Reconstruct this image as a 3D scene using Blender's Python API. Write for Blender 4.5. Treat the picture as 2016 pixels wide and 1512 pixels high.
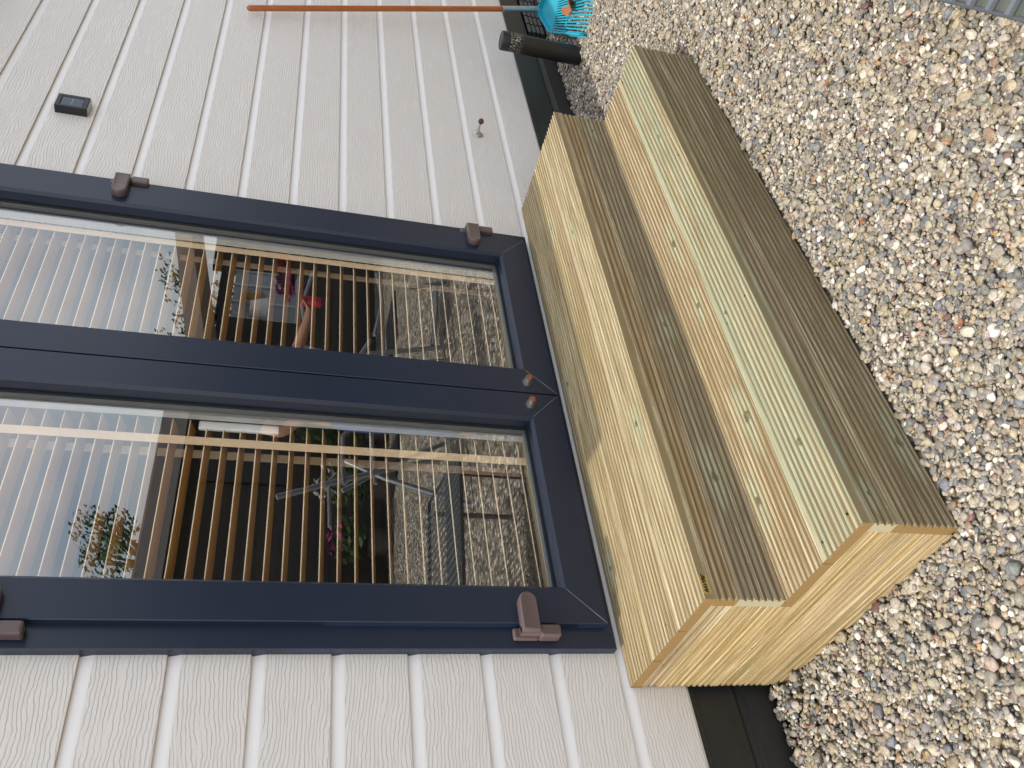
import bpy, bmesh, math, random
import numpy as np
from mathutils import Matrix, Vector, Euler
for o in list(bpy.data.objects): bpy.data.objects.remove(o)
S = bpy.context.scene
COL = S.collection
# ---------------------------------------------------------------- camera
cd = bpy.data.cameras.new("camera"); cam = bpy.data.objects.new("camera", cd); COL.objects.link(cam)
cd.sensor_width = 36; cd.lens = 29.767; cd.clip_start = 0.02; cd.clip_end = 3000
Rm = ((-0.1282252, 0.7332827, -0.6677236), (-0.2620123, -0.6744072, -0.6903075), (-0.9565082, 0.086437, 0.2786051))
Cm = (-0.7829949, -1.8162845, 1.3072391)
M = Matrix.Identity(4)
for i in range(3):
    for j in range(3): M[i][j] = Rm[i][j]
    M[i][3] = Cm[i]
cam.matrix_world = M
S.camera = cam
# ---------------------------------------------------------------- sky, sun, exposure
SKY = 0.15; SUN = 2.45; EXPO = 0.50
EL = math.radians(56.0)
sun_dir = Vector((-0.556, 0.004, 0.829)).normalized()      # towards the sun
w = bpy.data.worlds.new("World"); S.world = w; w.use_nodes = True
nt = w.node_tree; nt.nodes.clear()
out = nt.nodes.new("ShaderNodeOutputWorld"); bg = nt.nodes.new("ShaderNodeBackground")
sky = nt.nodes.new("ShaderNodeTexSky"); sky.sky_type = 'NISHITA'; sky.sun_disc = False
sky.sun_elevation = math.asin(sun_dir.z); sky.sun_rotation = math.atan2(sun_dir.x, sun_dir.y)
sky.dust_density = 2.5; sky.air_density = 1.0; sky.ozone_density = 1.0
# thin high cloud: whitens the sky in streaks
tc = nt.nodes.new("ShaderNodeTexCoord"); mp = nt.nodes.new("ShaderNodeMapping"); mp.inputs['Scale'].default_value = (2.2, 5.0, 7.0)
nz = nt.nodes.new("ShaderNodeTexNoise"); nz.inputs['Scale'].default_value = 1.1; nz.inputs['Detail'].default_value = 4
rp = nt.nodes.new("ShaderNodeValToRGB"); rp.color_ramp.elements[0].position = .34; rp.color_ramp.elements[1].position = .80
rp.color_ramp.elements[0].color = (.22, .22, .22, 1); rp.color_ramp.elements[1].color = (.80, .80, .80, 1)
mx = nt.nodes.new("ShaderNodeMix"); mx.data_type = 'RGBA'; mx.inputs[7].default_value = (9.3, 8.9, 8.6, 1)
nt.links.new(tc.outputs['Generated'], mp.inputs[0]); nt.links.new(mp.outputs[0], nz.inputs['Vector']); nt.links.new(nz.outputs[0], rp.inputs[0])
nt.links.new(rp.outputs[0], mx.inputs[0]); nt.links.new(sky.outputs[0], mx.inputs[6]); nt.links.new(mx.outputs[2], bg.inputs[0])
bg.inputs[1].default_value = SKY; nt.links.new(bg.outputs[0], out.inputs[0])
sd = bpy.data.lights.new("sun", 'SUN'); sd.energy = SUN; sd.angle = math.radians(0.5); sd.color = (1, .93, .82)
so = bpy.data.objects.new("sun", sd); COL.objects.link(so); so.rotation_euler = sun_dir.to_track_quat('Z', 'Y').to_euler()
so.location = (-4, 0, 6)
S.view_settings.view_transform = 'Standard'; S.view_settings.look = 'None'; S.view_settings.exposure = EXPO; S.view_settings.gamma = 1
S.render.engine = 'CYCLES'
S.cycles.max_bounces = 10; S.cycles.transparent_max_bounces = 12; S.cycles.glossy_bounces = 5

# ---------------------------------------------------------------- helpers
def tag(o, label=None, cat=None, group=None, kind=None):
    if label: o['label'] = label
    if cat: o['category'] = cat
    if group: o['group'] = group
    if kind: o['kind'] = kind
    return o
def empty(name, loc=(0, 0, 0), **k):
    o = bpy.data.objects.new(name, None); COL.objects.link(o); o.location = loc; o.empty_display_size = .1
    return tag(o, **k)
def link(name, me, mats, parent=None, mat=None, smooth=False, **k):
    o = bpy.data.objects.new(name, me); COL.objects.link(o)
    for m in (mats if isinstance(mats, (list, tuple)) else [mats]): me.materials.append(m)
    if smooth: me.polygons.foreach_set('use_smooth', [True] * len(me.polygons))
    if parent: o.parent = parent; o.matrix_parent_inverse = Matrix.Translation(-parent.location) if not parent.parent else (Matrix.Identity(4))
    if mat is not None: o.matrix_basis = mat
    return tag(o, **k)
class MB:
    def __init__(s): s.v = []; s.f = []; s.m = []
    def add(s, v, f, mi=0):
        b = len(s.v); s.v += [tuple(x) for x in v]; s.f += [tuple(b + i for i in q) for q in f]; s.m += [mi] * len(f)
    def box(s, a, b, mi=0):
        x0, y0, z0 = [min(a[i], b[i]) for i in range(3)]; x1, y1, z1 = [max(a[i], b[i]) for i in range(3)]
        s.add([(x0, y0, z0), (x1, y0, z0), (x1, y1, z0), (x0, y1, z0), (x0, y0, z1), (x1, y0, z1), (x1, y1, z1), (x0, y1, z1)],
              [(0, 3, 2, 1), (4, 5, 6, 7), (0, 1, 5, 4), (1, 2, 6, 5), (2, 3, 7, 6), (3, 0, 4, 7)], mi)
    def obox(s, c, ax, ay, az, mi=0):
        c = Vector(c); ax = Vector(ax); ay = Vector(ay); az = Vector(az)
        v = [c + i * ax + j * ay + k * az for k in (-1, 1) for i, j in ((-1, -1), (1, -1), (1, 1), (-1, 1))]
        s.add(v, [(0, 3, 2, 1), (4, 5, 6, 7), (0, 1, 5, 4), (1, 2, 6, 5), (2, 3, 7, 6), (3, 0, 4, 7)], mi)
    def bar(s, a, b, wx, wy, mi=0, up=(0, 0, 1)):
        a = Vector(a); b = Vector(b); d = b - a; L = d.length; d.normalize()
        u = Vector(up)
        if abs(d.dot(u)) > .98: u = Vector((0, 1, 0))
        x = d.cross(u).normalized(); y = x.cross(d).normalized()
        s.obox((a + b) / 2, x * wx / 2, y * wy / 2, d * L / 2, mi)
    def tube(s, pts, r, n=10, mi=0, caps=True):
        pts = [Vector(p) for p in pts]; rs = r if isinstance(r, (list, tuple)) else [r] * len(pts)
        b = len(s.v); up = None
        for i, p in enumerate(pts):
            d = (pts[min(i + 1, len(pts) - 1)] - pts[max(i - 1, 0)])
            d = d.normalized() if d.length > 1e-9 else Vector((0, 0, 1))
            if up is None: up = Vector((0, 0, 1)) if abs(d.z) < .9 else Vector((0, 1, 0))
            x = d.cross(up).normalized(); y = x.cross(d).normalized(); up = y
            for k in range(n):
                a = 2 * math.pi * k / n; s.v.append(tuple(p + (x * math.cos(a) + y * math.sin(a)) * rs[i]))
        for i in range(len(pts) - 1):
            for k in range(n):
                k2 = (k + 1) % n
                s.f.append((b + i * n + k, b + i * n + k2, b + (i + 1) * n + k2, b + (i + 1) * n + k)); s.m.append(mi)
        if caps:
            s.f.append(tuple(b + k for k in range(n))[::-1]); s.m.append(mi)
            s.f.append(tuple(b + (len(pts) - 1) * n + k for k in range(n))); s.m.append(mi)
    def build(s, name, mats, parent=None, smooth=False, bevel=0, seg=2, **k):
        me = bpy.data.meshes.new(name); me.from_pydata(s.v, [], s.f); me.update()
        me.polygons.foreach_set('material_index', s.m)
        bm = bmesh.new(); bm.from_mesh(me); bmesh.ops.recalc_face_normals(bm, faces=bm.faces)
        bm.to_mesh(me); bm.free()
        o = link(name, me, mats, parent, smooth=smooth, **k)
        if bevel:
            md = o.modifiers.new('bevel', 'BEVEL'); md.width = bevel; md.segments = seg; md.limit_method = 'ANGLE'; md.angle_limit = math.radians(40)
        if smooth and not bevel:
            try: me.set_sharp_from_angle(angle=math.radians(40))
            except Exception: pass
        return o
class NT:
    """small node helper"""
    def __init__(s, name):
        s.mat = bpy.data.materials.new(name); s.mat.use_nodes = True; s.t = s.mat.node_tree; s.t.nodes.clear()
        s.out = s.n('ShaderNodeOutputMaterial'); s.p = s.n('ShaderNodeBsdfPrincipled'); s.l(s.p.outputs[0], s.out.inputs[0])
    def n(s, t, **k):
        x = s.t.nodes.new(t)
        for a, b in k.items(): setattr(x, a, b)
        return x
    def l(s, a, b): s.t.links.new(a, b)
    def put(s, sock, v):
        if isinstance(v, bpy.types.NodeSocket): s.l(v, sock)
        elif isinstance(v, (tuple, list)) and len(v) == 3 and sock.type == 'RGBA': sock.default_value = (*v, 1)
        else: sock.default_value = v
    def math(s, op, a, b=None, c=None, clamp=False):
        x = s.n('ShaderNodeMath', operation=op, use_clamp=clamp); s.put(x.inputs[0], a)
        if b is not None: s.put(x.inputs[1], b)
        if c is not None: s.put(x.inputs[2], c)
        return x.outputs[0]
    def mix(s, f, a, b, mode='MIX'):
        x = s.n('ShaderNodeMix', data_type='RGBA', blend_type=mode); s.put(x.inputs[0], f); s.put(x.inputs[6], a); s.put(x.inputs[7], b); return x.outputs[2]
    def ss(s, v, lo, hi, a=0.0, b=1.0):
        x = s.n('ShaderNodeMapRange', interpolation_type='SMOOTHSTEP'); s.put(x.inputs[0], v)
        for i, q in enumerate((lo, hi, a, b)): s.put(x.inputs[i + 1], q)
        return x.outputs[0]
    def ramp(s, v, stops):
        x = s.n('ShaderNodeValToRGB'); e = x.color_ramp.elements
        while len(e) < len(stops): e.new(.5)
        for i, (p, c) in enumerate(stops): e[i].position = p; e[i].color = (*c, 1)
        s.put(x.inputs[0], v); return x.outputs[0]
    def noise(s, vec, scale=1, detail=3, rough=.5, dist=0, out=0):
        x = s.n('ShaderNodeTexNoise'); s.put(x.inputs['Vector'], vec); x.inputs['Scale'].default_value = scale
        x.inputs['Detail'].default_value = detail; x.inputs['Roughness'].default_value = rough; x.inputs['Distortion'].default_value = dist
        return x.outputs[out]
    def map(s, vec, scale=(1, 1, 1), loc=(0, 0, 0)):
        x = s.n('ShaderNodeMapping'); s.put(x.inputs[0], vec); x.inputs['Scale'].default_value = scale; x.inputs['Location'].default_value = loc; return x.outputs[0]
    def obj(s): return s.n('ShaderNodeTexCoord').outputs['Object']
    def xyz(s, v):
        x = s.n('ShaderNodeSeparateXYZ'); s.l(v, x.inputs[0]); return x.outputs
    def vec(s, a, b, c):
        x = s.n('ShaderNodeCombineXYZ'); s.put(x.inputs[0], a); s.put(x.inputs[1], b); s.put(x.inputs[2], c); return x.outputs[0]
    def bump(s, h, dist, strength=1.0):
        x = s.n('ShaderNodeBump'); x.inputs['Distance'].default_value = dist; x.inputs['Strength'].default_value = strength; s.l(h, x.inputs['Height']); s.l(x.outputs[0], s.p.inputs['Normal']); return x
    def fin(s, col, rough=.5, metal=0, spec=.5, coat=0):
        s.put(s.p.inputs['Base Color'], col); s.put(s.p.inputs['Roughness'], rough); s.p.inputs['Metallic'].default_value = metal
        s.p.inputs['Specular IOR Level'].default_value = spec; s.p.inputs['Coat Weight'].default_value = coat
        return s.mat
def paint(name, col, rough=.5, metal=0, spec=.5, var=.12, scale=30, bump=0, coat=0):
    g = NT(name); o = g.obj(); f = g.noise(o, scale, 4)
    c = g.mix(f, tuple(x * (1 - var) for x in col), tuple(min(1, x * (1 + var)) for x in col))
    f2 = g.noise(o, scale * .2, 2)
    r = g.math('MULTIPLY_ADD', f2, .16, rough - .08)
    if bump: g.bump(g.noise(o, scale * 12, 3), bump)
    return g.fin(c, r, metal, spec, coat)

# ---------------------------------------------------------------- materials
TH = .028
P = 0.1709; ZG8 = 1.1133
def zg(n): return ZG8 - (n - 8) * P
def m_siding():
    g = NT('embossed_white_cladding'); o = g.obj(); x, y, z = g.xyz(o)
    pi = g.math('FLOOR', g.math('DIVIDE', g.math('SUBTRACT', z, ZG8 % P), P))       # plank number
    off = g.math('MULTIPLY', g.math('SINE', g.math('MULTIPLY', pi, 12.9898)), 43.7)
    xs = g.math('ADD', x, off)
    w1 = g.noise(g.vec(g.math('MULTIPLY', xs, 2.6), 0.0, g.math('MULTIPLY', z, 3.0)), 1, 2, .5)
    w2 = g.noise(g.vec(g.math('MULTIPLY', xs, 13), 4.0, g.math('MULTIPLY', z, 24)), 1, 2, .6)
    w3 = g.noise(g.vec(g.math('MULTIPLY', xs, 75), 9.0, g.math('MULTIPLY', z, 40)), 1, 1)
    t = g.math('MULTIPLY', z, 118); t = g.math('MULTIPLY_ADD', w1, 8.5, t); t = g.math('MULTIPLY_ADD', w2, 2.1, t); t = g.math('MULTIPLY_ADD', w3, .5, t)
    pp = g.math('PINGPONG', t, .5)
    gate = g.ss(g.noise(g.vec(g.math('MULTIPLY', xs, 9), 7.0, g.math('MULTIPLY', z, 60)), 1, 2), .26, .46)
    ln = g.math('MULTIPLY', g.ss(pp, .13, .04), gate)
    t2 = g.math('MULTIPLY', z, 300); t2 = g.math('MULTIPLY_ADD', w1, 22, t2); t2 = g.math('MULTIPLY_ADD', w2, 6, t2)
    pp2 = g.math('PINGPONG', t2, .5)
    ln2 = g.math('MULTIPLY', g.ss(pp2, .20, .04), g.ss(g.noise(g.vec(g.math('MULTIPLY', xs, 14), 1.0, g.math('MULTIPLY', z, 130)), 1, 2), .5, .62))
    lines = g.math('MAXIMUM', ln, g.math('MULTIPLY', ln2, .3))
    blotch = g.noise(g.vec(g.math('MULTIPLY', x, 1.1), 3.0, g.math('MULTIPLY', z, 1.7)), 1, 3)
    base = g.mix(blotch, (.785, .765, .73), (.835, .815, .785))
    col = g.mix(g.math('MULTIPLY', lines, .44), base, (.40, .38, .35))
    spk = g.ss(g.noise(o, 210, 1), .775, .79)
    col = g.mix(g.math('MULTIPLY', spk, .5), col, (.12, .1, .08))
    h = g.math('SUBTRACT', g.math('MULTIPLY', g.noise(g.vec(g.math('MULTIPLY', xs, 30), 2.0, g.math('MULTIPLY', z, 300)), 1, 2), .25), lines)
    g.bump(h, .0010, .8)
    return g.fin(col, .42, 0, .45)
def m_cove():
    g = NT('smooth_white_cove'); o = g.obj(); f = g.noise(g.map(o, (2, 1, 6)), 2, 4)
    c = g.mix(f, (.83, .82, .795), (.86, .85, .83)); return g.fin(c, .38)
M_SID = m_siding(); M_COVE = m_cove()
M_LIP = paint('siding_lip_painted_shadow', (.40, .32, .26), .7)  # shadow line under each plank, painted brown on the lip underside
def m_anth(name='anthracite_plinth'):
    g = NT(name); o = g.obj()
    f = g.noise(g.map(o, (3, 3, 14)), 2, 5, .6); dust = g.ss(g.noise(g.map(o, (5, 5, 9)), 6, 5, .7), .62, .8)
    c = g.mix(f, (.020, .021, .020), (.033, .034, .033)); c = g.mix(g.math('MULTIPLY', dust, .22), c, (.16, .16, .16))
    g.bump(g.noise(o, 500, 2), .0003, .4)
    return g.fin(c, .5, 0, .4)
M_PLI = m_anth()
def m_navy(name, vertical=True):
    g = NT(name); o = g.obj()
    sc = (900, 300, 14) if vertical else (14, 300, 900)
    f = g.noise(g.map(o, sc), 1, 2); f2 = g.noise(o, 3, 3)
    c = g.mix(f2, (.0105, .0190, .041), (.0150, .0255, .053))
    g.bump(f, .00025, .35)
    return g.fin(c, g.math('MULTIPLY_ADD', f2, .10, .26), 0, .52)
M_NAVY = m_navy('navy_foil_vertical'); M_NAVYH = m_navy('navy_foil_horizontal', False)
M_SEAM = paint('grey_weld_seam', (.20, .22, .27), .5)
M_GASK = paint('black_rubber_gasket', (.012, .012, .013), .6)
M_SPACER = paint('aluminium_spacer', (.16, .17, .16), .45, .4)
M_WHITE = paint('white_plastic', (.72, .73, .71), .4)
M_MAUVE = paint('brown_mauve_plastic', (.118, .084, .082), .32, coat=.2)
M_BLACKP = paint('black_plastic', (.012, .014, .017), .42)
M_STEEL = paint('satin_steel', (.50, .49, .45), .32, .9)
M_RUST = paint('orange_rust', (.33, .10, .025), .8, var=.45, scale=300, bump=.0006)
M_RUSTD = paint('brown_rust', (.11, .035, .018), .6, var=.6, scale=200, bump=.0006)
def m_glass():
    g = NT('reflective_door_glass'); t = g.t
    tr = g.n('ShaderNodeBsdfTransparent'); tr.inputs[0].default_value = (.95, .97, .96, 1)
    gl = g.n('ShaderNodeBsdfGlossy'); gl.inputs['Roughness'].default_value = 0.0; gl.inputs[0].default_value = (.93, .97, 1.0, 1)
    fr = g.n('ShaderNodeFresnel'); fr.inputs['IOR'].default_value = 3.1
    w_ = g.noise(g.map(g.obj(), (1, 1, 1)), 2.2, 1); b = g.n('ShaderNodeBump'); b.inputs['Distance'].default_value = .0003; b.inputs['Strength'].default_value = .12
    g.l(w_, b.inputs['Height']); g.l(b.outputs[0], gl.inputs['Normal'])
    bk = g.n('ShaderNodeBsdfDiffuse'); bk.inputs[0].default_value = (0, 0, 0, 1)
    mx_ = g.n('ShaderNodeMixShader'); g.l(fr.outputs[0], mx_.inputs[0]); g.l(bk.outputs[0], mx_.inputs[1]); g.l(gl.outputs[0], mx_.inputs[2])
    ad_ = g.n('ShaderNodeAddShader'); g.l(tr.outputs[0], ad_.inputs[0]); g.l(mx_.outputs[0], ad_.inputs[1]); g.l(ad_.outputs[0], g.out.inputs[0]); return g.mat
M_GLASS = m_glass()
M_SASH = paint('grey_white_inner_sash', (.46, .47, .45), .4)
M_SCREW = paint('dark_screw_head', (.035, .028, .022), .5, .5)

def m_wood(name, seed, pale=(.50, .385, .21), mid=(.36, .245, .11), dark=(.17, .10, .045), green=.15, gbias=0.0, knots=(), tone=1.0, wpitch=.0161):
    """pressure-treated softwood; grain runs along local X, width along local Y"""
    g = NT(name); o = g.obj(); x, y, z = g.xyz(o)
    s = seed * 7.31
    # knots bend the grain
    ky = y; core = None; halo = None
    for (kx, kyy, kr) in knots:
        dx = g.math('DIVIDE', g.math('SUBTRACT', x, kx), kr * 1.5); dy = g.math('DIVIDE', g.math('SUBTRACT', y, kyy), kr)
        nzz = g.noise(o, 60, 2); 
        d = g.math('SQRT', g.math('ADD', g.math('MULTIPLY', dx, dx), g.math('MULTIPLY', dy, dy)))
        d = g.math('ADD', d, g.math('MULTIPLY', g.math('SUBTRACT', nzz, .5), .8))
        dx2 = g.math('DIVIDE', g.math('SUBTRACT', x, kx), kr * 10); dy2 = g.math('DIVIDE', g.math('SUBTRACT', y, kyy), kr * 2.6)
        d2 = g.math('ADD', g.math('MULTIPLY', dx2, dx2), g.math('MULTIPLY', dy2, dy2))
        fall = g.math('DIVIDE', 1.0, g.math('ADD', 1.0, g.math('MULTIPLY', d2, 4)))
        sgn = g.math('MULTIPLY', g.math('TANH', g.math('MULTIPLY', dy2, 4)), g.math('MULTIPLY', fall, kr * .9))
        ky = g.math('SUBTRACT', ky, sgn)
        c1 = g.ss(d, 1.0, .55); h1 = g.ss(g.math('ADD', d2, g.math('MULTIPLY', g.math('SUBTRACT', g.noise(g.map(o, (9, 120, 40)), 1, 3), .5), 1.6)), 1.0, .15)
        core = c1 if core is None else g.math('MAXIMUM', core, c1); halo = h1 if halo is None else g.math('MAXIMUM', halo, h1)
    v1 = g.vec(g.math('MULTIPLY_ADD', x, 1.0, s), g.math('MULTIPLY', ky, 26), g.math('MULTIPLY', z, 20))
    big = g.noise(v1, 1, 3, .55, .5)
    v2 = g.vec(g.math('MULTIPLY_ADD', x, 2.6, s * 2), g.math('MULTIPLY', ky, 170), g.math('MULTIPLY', z, 120))
    med = g.noise(v2, 1, 4, .62, .25)
    v3 = g.vec(g.math('MULTIPLY_ADD', x, 22, s), g.math('MULTIPLY', ky, 1100), g.math('MULTIPLY', z, 700))
    fine = g.noise(v3, 1, 3, .6)
    # growth rings, cut as long arches
    rr = g.math('MULTIPLY_ADD', g.noise(g.vec(g.math('MULTIPLY_ADD', x, .9, s * 3), g.math('MULTIPLY', ky, 9), 0.0), 1, 2), 12, g.math('MULTIPLY', ky, 110))
    rr = g.math('MULTIPLY_ADD', g.noise(v2, .5, 2), .9, rr)
    ring = g.math('FRACT', rr); ring = g.math('POWER', ring, 2.2)
    # each machined ridge was cut through different wood: tone steps with the ridge
    rid = g.math('FLOOR', g.math('DIVIDE', y, wpitch)); rn = g.n('ShaderNodeTexWhiteNoise', noise_dimensions='1D'); g.l(g.math('ADD', rid, s), rn.inputs['W'])
    t = g.math('MULTIPLY', big, .95); t = g.math('MULTIPLY_ADD', g.math('SUBTRACT', med, .5), 1.5, t); t = g.math('ADD', t, .42); t = g.math('MULTIPLY_ADD', g.math('SUBTRACT', rn.outputs[0], .5), .10, t); t = g.math('SUBTRACT', t, .42)
    col = g.ramp(t, [(.0, tuple(c * tone for c in mid)), (.36, tuple((a * .45 + b * .55) * tone for a, b in zip(mid, pale))), (.60, tuple(c * tone for c in pale)), (.95, tuple(min(1, c * 1.25 + .05) * tone for c in pale))])
    col = g.mix(g.math('MULTIPLY', ring, .55), col, tuple(c * tone for c in mid), 'MIX')
    wz = g.noise(g.vec(g.math('MULTIPLY_ADD', x, 2.3, s * 8), g.math('MULTIPLY', ky, 40), 6.0), 1, 5, .65, .6)
    col = g.mix(g.ss(wz, .50, .66, 0, .70), col, (.285 * tone, .225 * tone, .115 * tone))
    col = g.mix(g.ss(wz, .42, .26, 0, .65), col, (.70 * tone, .64 * tone, .46 * tone))
    st = g.noise(g.vec(g.math('MULTIPLY_ADD', x, 3.4, s * 4), g.math('MULTIPLY', ky, 330), g.math('MULTIPLY', z, 200)), 1, 4, .7, .4)
    col = g.mix(g.ss(st, .48, .64, 0, .92), col, tuple(c * tone * .62 for c in mid))
    col = g.mix(g.ss(st, .47, .33, 0, .80), col, (.74 * tone, .67 * tone, .50 * tone))
    pk = g.ss(g.noise(g.vec(g.math('MULTIPLY_ADD', x, .8, s * 6), g.math('MULTIPLY', ky, 16), 8.0), 1, 3), .5, .68); col = g.mix(g.math('MULTIPLY', pk, .35), col, (.40 * tone, .30 * tone, .22 * tone))
    deep = g.ss(med, .36, .25); col = g.mix(g.math('MULTIPLY', deep, .55), col, dark)
    rusty = g.ss(g.noise(g.vec(g.math('MULTIPLY_ADD', x, .7, s * 5), g.math('MULTIPLY', ky, 55), 3.0), 1, 3), .60, .74)
    col = g.mix(g.math('MULTIPLY', rusty, .5), col, (.34 * tone, .195 * tone, .075 * tone))
    st0 = g.noise(g.vec(g.math('MULTIPLY_ADD', x, 5.0, s), g.math('MULTIPLY', ky, 210), 2.0), 1, 3, .7)
    gm = g.noise(g.vec(g.math('MULTIPLY_ADD', x, 1.3, s * 9), g.math('MULTIPLY', ky, 30), 5.0), 1, 4, .6)
    gm = g.math('ADD', gm, g.math('MULTIPLY', g.math('SUBTRACT', med, .5), .5))
    gmask = g.ss(gm, .68 - green * .5 - gbias, .92 - green * .42 - gbias)
    if halo is not None:
        col = g.mix(g.math('MULTIPLY', halo, .75), col, (.42, .45, .29))
    col = g.mix(g.math('MULTIPLY', gmask, g.ss(st0, .3, .7, .35, .85)), col, (.33, .41, .29))
    if core is not None:
        kc = g.ramp(g.noise(o, 190, 3), [(.3, (.035, .04, .03)), (.55, (.17, .15, .085)), (.75, (.30, .30, .17))])
        col = g.mix(g.math('MULTIPLY', core, .9), col, kc)
    fl = g.ss(fine, .30, .70, .84, 1.12); mm = g.n('ShaderNodeVectorMath', operation='SCALE'); g.l(col, mm.inputs[0]); g.l(fl, mm.inputs['Scale']); col = mm.outputs[0]
    # bristly pale fibres and resin specks
    sp = g.ss(g.noise(g.map(o, (60, 260, 60), (s, 0, 0)), 1, 1), .76, .80); col = g.mix(g.math('MULTIPLY', sp, .5), col, (.70, .64, .50))
    vd = g.n('ShaderNodeTexVoronoi'); g.l(g.map(o, (5, 14, 0), (s, s, 0)), vd.inputs['Vector']); vd.inputs['Scale'].default_value = 1
    dots = g.ss(vd.outputs['Distance'], .030, .018); col = g.mix(dots, col, (.05, .03, .02))
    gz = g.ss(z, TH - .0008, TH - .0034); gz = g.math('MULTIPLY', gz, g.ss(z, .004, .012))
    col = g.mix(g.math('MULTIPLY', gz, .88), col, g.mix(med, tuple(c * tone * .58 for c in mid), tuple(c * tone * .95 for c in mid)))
    h = g.math('ADD', g.math('MULTIPLY', fine, .55), g.math('MULTIPLY', med, 1.0)); h = g.math('SUBTRACT', h, g.math('MULTIPLY', ring, .35))
    g.bump(h, .0013, .75)
    return g.fin(col, .68, 0, .3)
def m_endgrain(name, col=(.30, .19, .075)):
    g = NT(name); o = g.obj(); x, y, z = g.xyz(o)
    dx = g.math('ADD', g.math('SUBTRACT', y, .07), g.math('MULTIPLY', g.noise(o, 20, 2), .02)); dz = g.math('SUBTRACT', z, -.05)
    r = g.math('SQRT', g.math('ADD', g.math('MULTIPLY', dx, dx), g.math('MULTIPLY', dz, dz)))
    ring = g.math('FRACT', g.math('MULTIPLY', r, 330))
    f = g.noise(o, 350, 3); c = g.mix(f, tuple(v * .75 for v in col), tuple(v * 1.25 for v in col))
    c = g.mix(g.math('MULTIPLY', ring, .35), c, tuple(v * .55 for v in col)); g.bump(f, .0008, .6)
    return g.fin(c, .8, 0, .2)
END_B = m_endgrain('golden_end_grain'); END_P = m_endgrain('pale_end_grain', (.46, .42, .27))

# ---------------------------------------------------------------- grooved boards
def board(name, parent, L, Wd, th, mat, end, frame, ridge0=True, phase=0.0, pitch=.0161, depth=.0070, smooth_front=0.0, rnd=0, **k):
    """frame = (origin, axisX along, axisY across, axisZ outwards)"""
    gw = pitch * .56; pts = []
    c = .0015
    v = phase
    pts.append((0, 0)); pts.append((0, th - c)); pts.append((c, th))
    x = (pitch - gw) * .72 + phase
    while x + gw < Wd - .003:
        pts += [(x, th - .0006), (x + gw * .10, th - depth * .35), (x + gw * .34, th - depth * .92), (x + gw * .5, th - depth), (x + gw * .66, th - depth * .92), (x + gw * .90, th - depth * .35), (x + gw, th - .0006)]
        x += pitch
    pts += [(Wd - c, th), (Wd, th - c), (Wd, 0)]
    n = len(pts); ns = 24; rng = random.Random(rnd)
    V = []; F = []; Mi = []
    bow = rng.uniform(-.0012, .0012); wv = rng.uniform(0, 6)
    for i in range(ns + 1):
        xx = L * i / ns; dz = bow * math.sin(math.pi * i / ns) + .0004 * math.sin(3 * xx * 2 + wv)
        for (a, b) in pts: V.append((xx, a, b + (dz if b > 0.001 else 0)))
    for i in range(ns):
        for j in range(n):
            j2 = (j + 1) % n
            F.append((i * n + j, i * n + j2, (i + 1) * n + j2, (i + 1) * n + j)); Mi.append(0)
    F.append(tuple(range(n))); Mi.append(1); F.append(tuple(ns * n + j for j in range(n))[::-1]); Mi.append(1)
    me = bpy.data.meshes.new(name); me.from_pydata(V, [], F); me.update(); me.polygons.foreach_set('material_index', Mi)
    bm = bmesh.new(); bm.from_mesh(me); bmesh.ops.recalc_face_normals(bm, faces=bm.faces); bm.to_mesh(me); bm.free()
    o_, ax, ay, az = [Vector(q) for q in frame]
    mw = Matrix.Identity(4)
    for i in range(3): mw[i][0] = ax[i]; mw[i][1] = ay[i]; mw[i][2] = az[i]; mw[i][3] = o_[i]
    return link(name, me, [mat, end], parent, mat=mw, **k)
W = 1.921; D2 = .4284; D1 = .7204; H2 = .4108; H1 = .2182
steps = empty('wooden_steps', (0, 0, 0), label='two-step block of grooved green-tinged softwood decking in front of the navy glazed doors', cat='steps')
X_, Y_, Z_ = (1, 0, 0), (0, 1, 0), (0, 0, 1)
gp = .0018
# treads: local X along +X, local Y across towards the house (+Y), outwards +Z
wt = [('t1', dict(pale=(.51, .455, .265), green=.28, knots=((.95, .10, .010), (.30, .10, .008)))),
      ('t2', dict(pale=(.53, .455, .255), mid=(.345, .255, .12), green=.02, knots=((1.55, .09, .007),))),
      ('t3', dict(pale=(.56, .485, .29), mid=(.36, .275, .14), green=.06, knots=((.52, .06, .008), (1.35, .1, .007)))),
      ('l1', dict(pale=(.52, .43, .255), mid=(.335, .24, .12), green=.20, knots=((1.08, .045, .012), (.42, .04, .014), (.23, .115, .012), (.82, .05, .009)))),
      ('l2', dict(pale=(.50, .445, .27), mid=(.35, .27, .14), green=.68, gbias=.015, knots=((.245, .063, .010), (1.45, .07, .009), (.70, .11, .006))))]
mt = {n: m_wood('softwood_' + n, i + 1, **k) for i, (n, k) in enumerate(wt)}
bw = (D2 - .003 - 2 * gp) / 3
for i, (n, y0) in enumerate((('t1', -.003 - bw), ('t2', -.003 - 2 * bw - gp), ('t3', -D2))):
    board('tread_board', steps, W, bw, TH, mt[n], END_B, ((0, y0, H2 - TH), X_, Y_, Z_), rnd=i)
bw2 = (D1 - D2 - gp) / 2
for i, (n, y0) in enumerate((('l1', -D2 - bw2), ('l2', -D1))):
    board('tread_board', steps, W, bw2 + (.0277 if n == 'l1' else 0), TH, mt[n], END_B, ((0, y0, H1 - TH), X_, Y_, Z_), rnd=5 + i)
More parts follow.
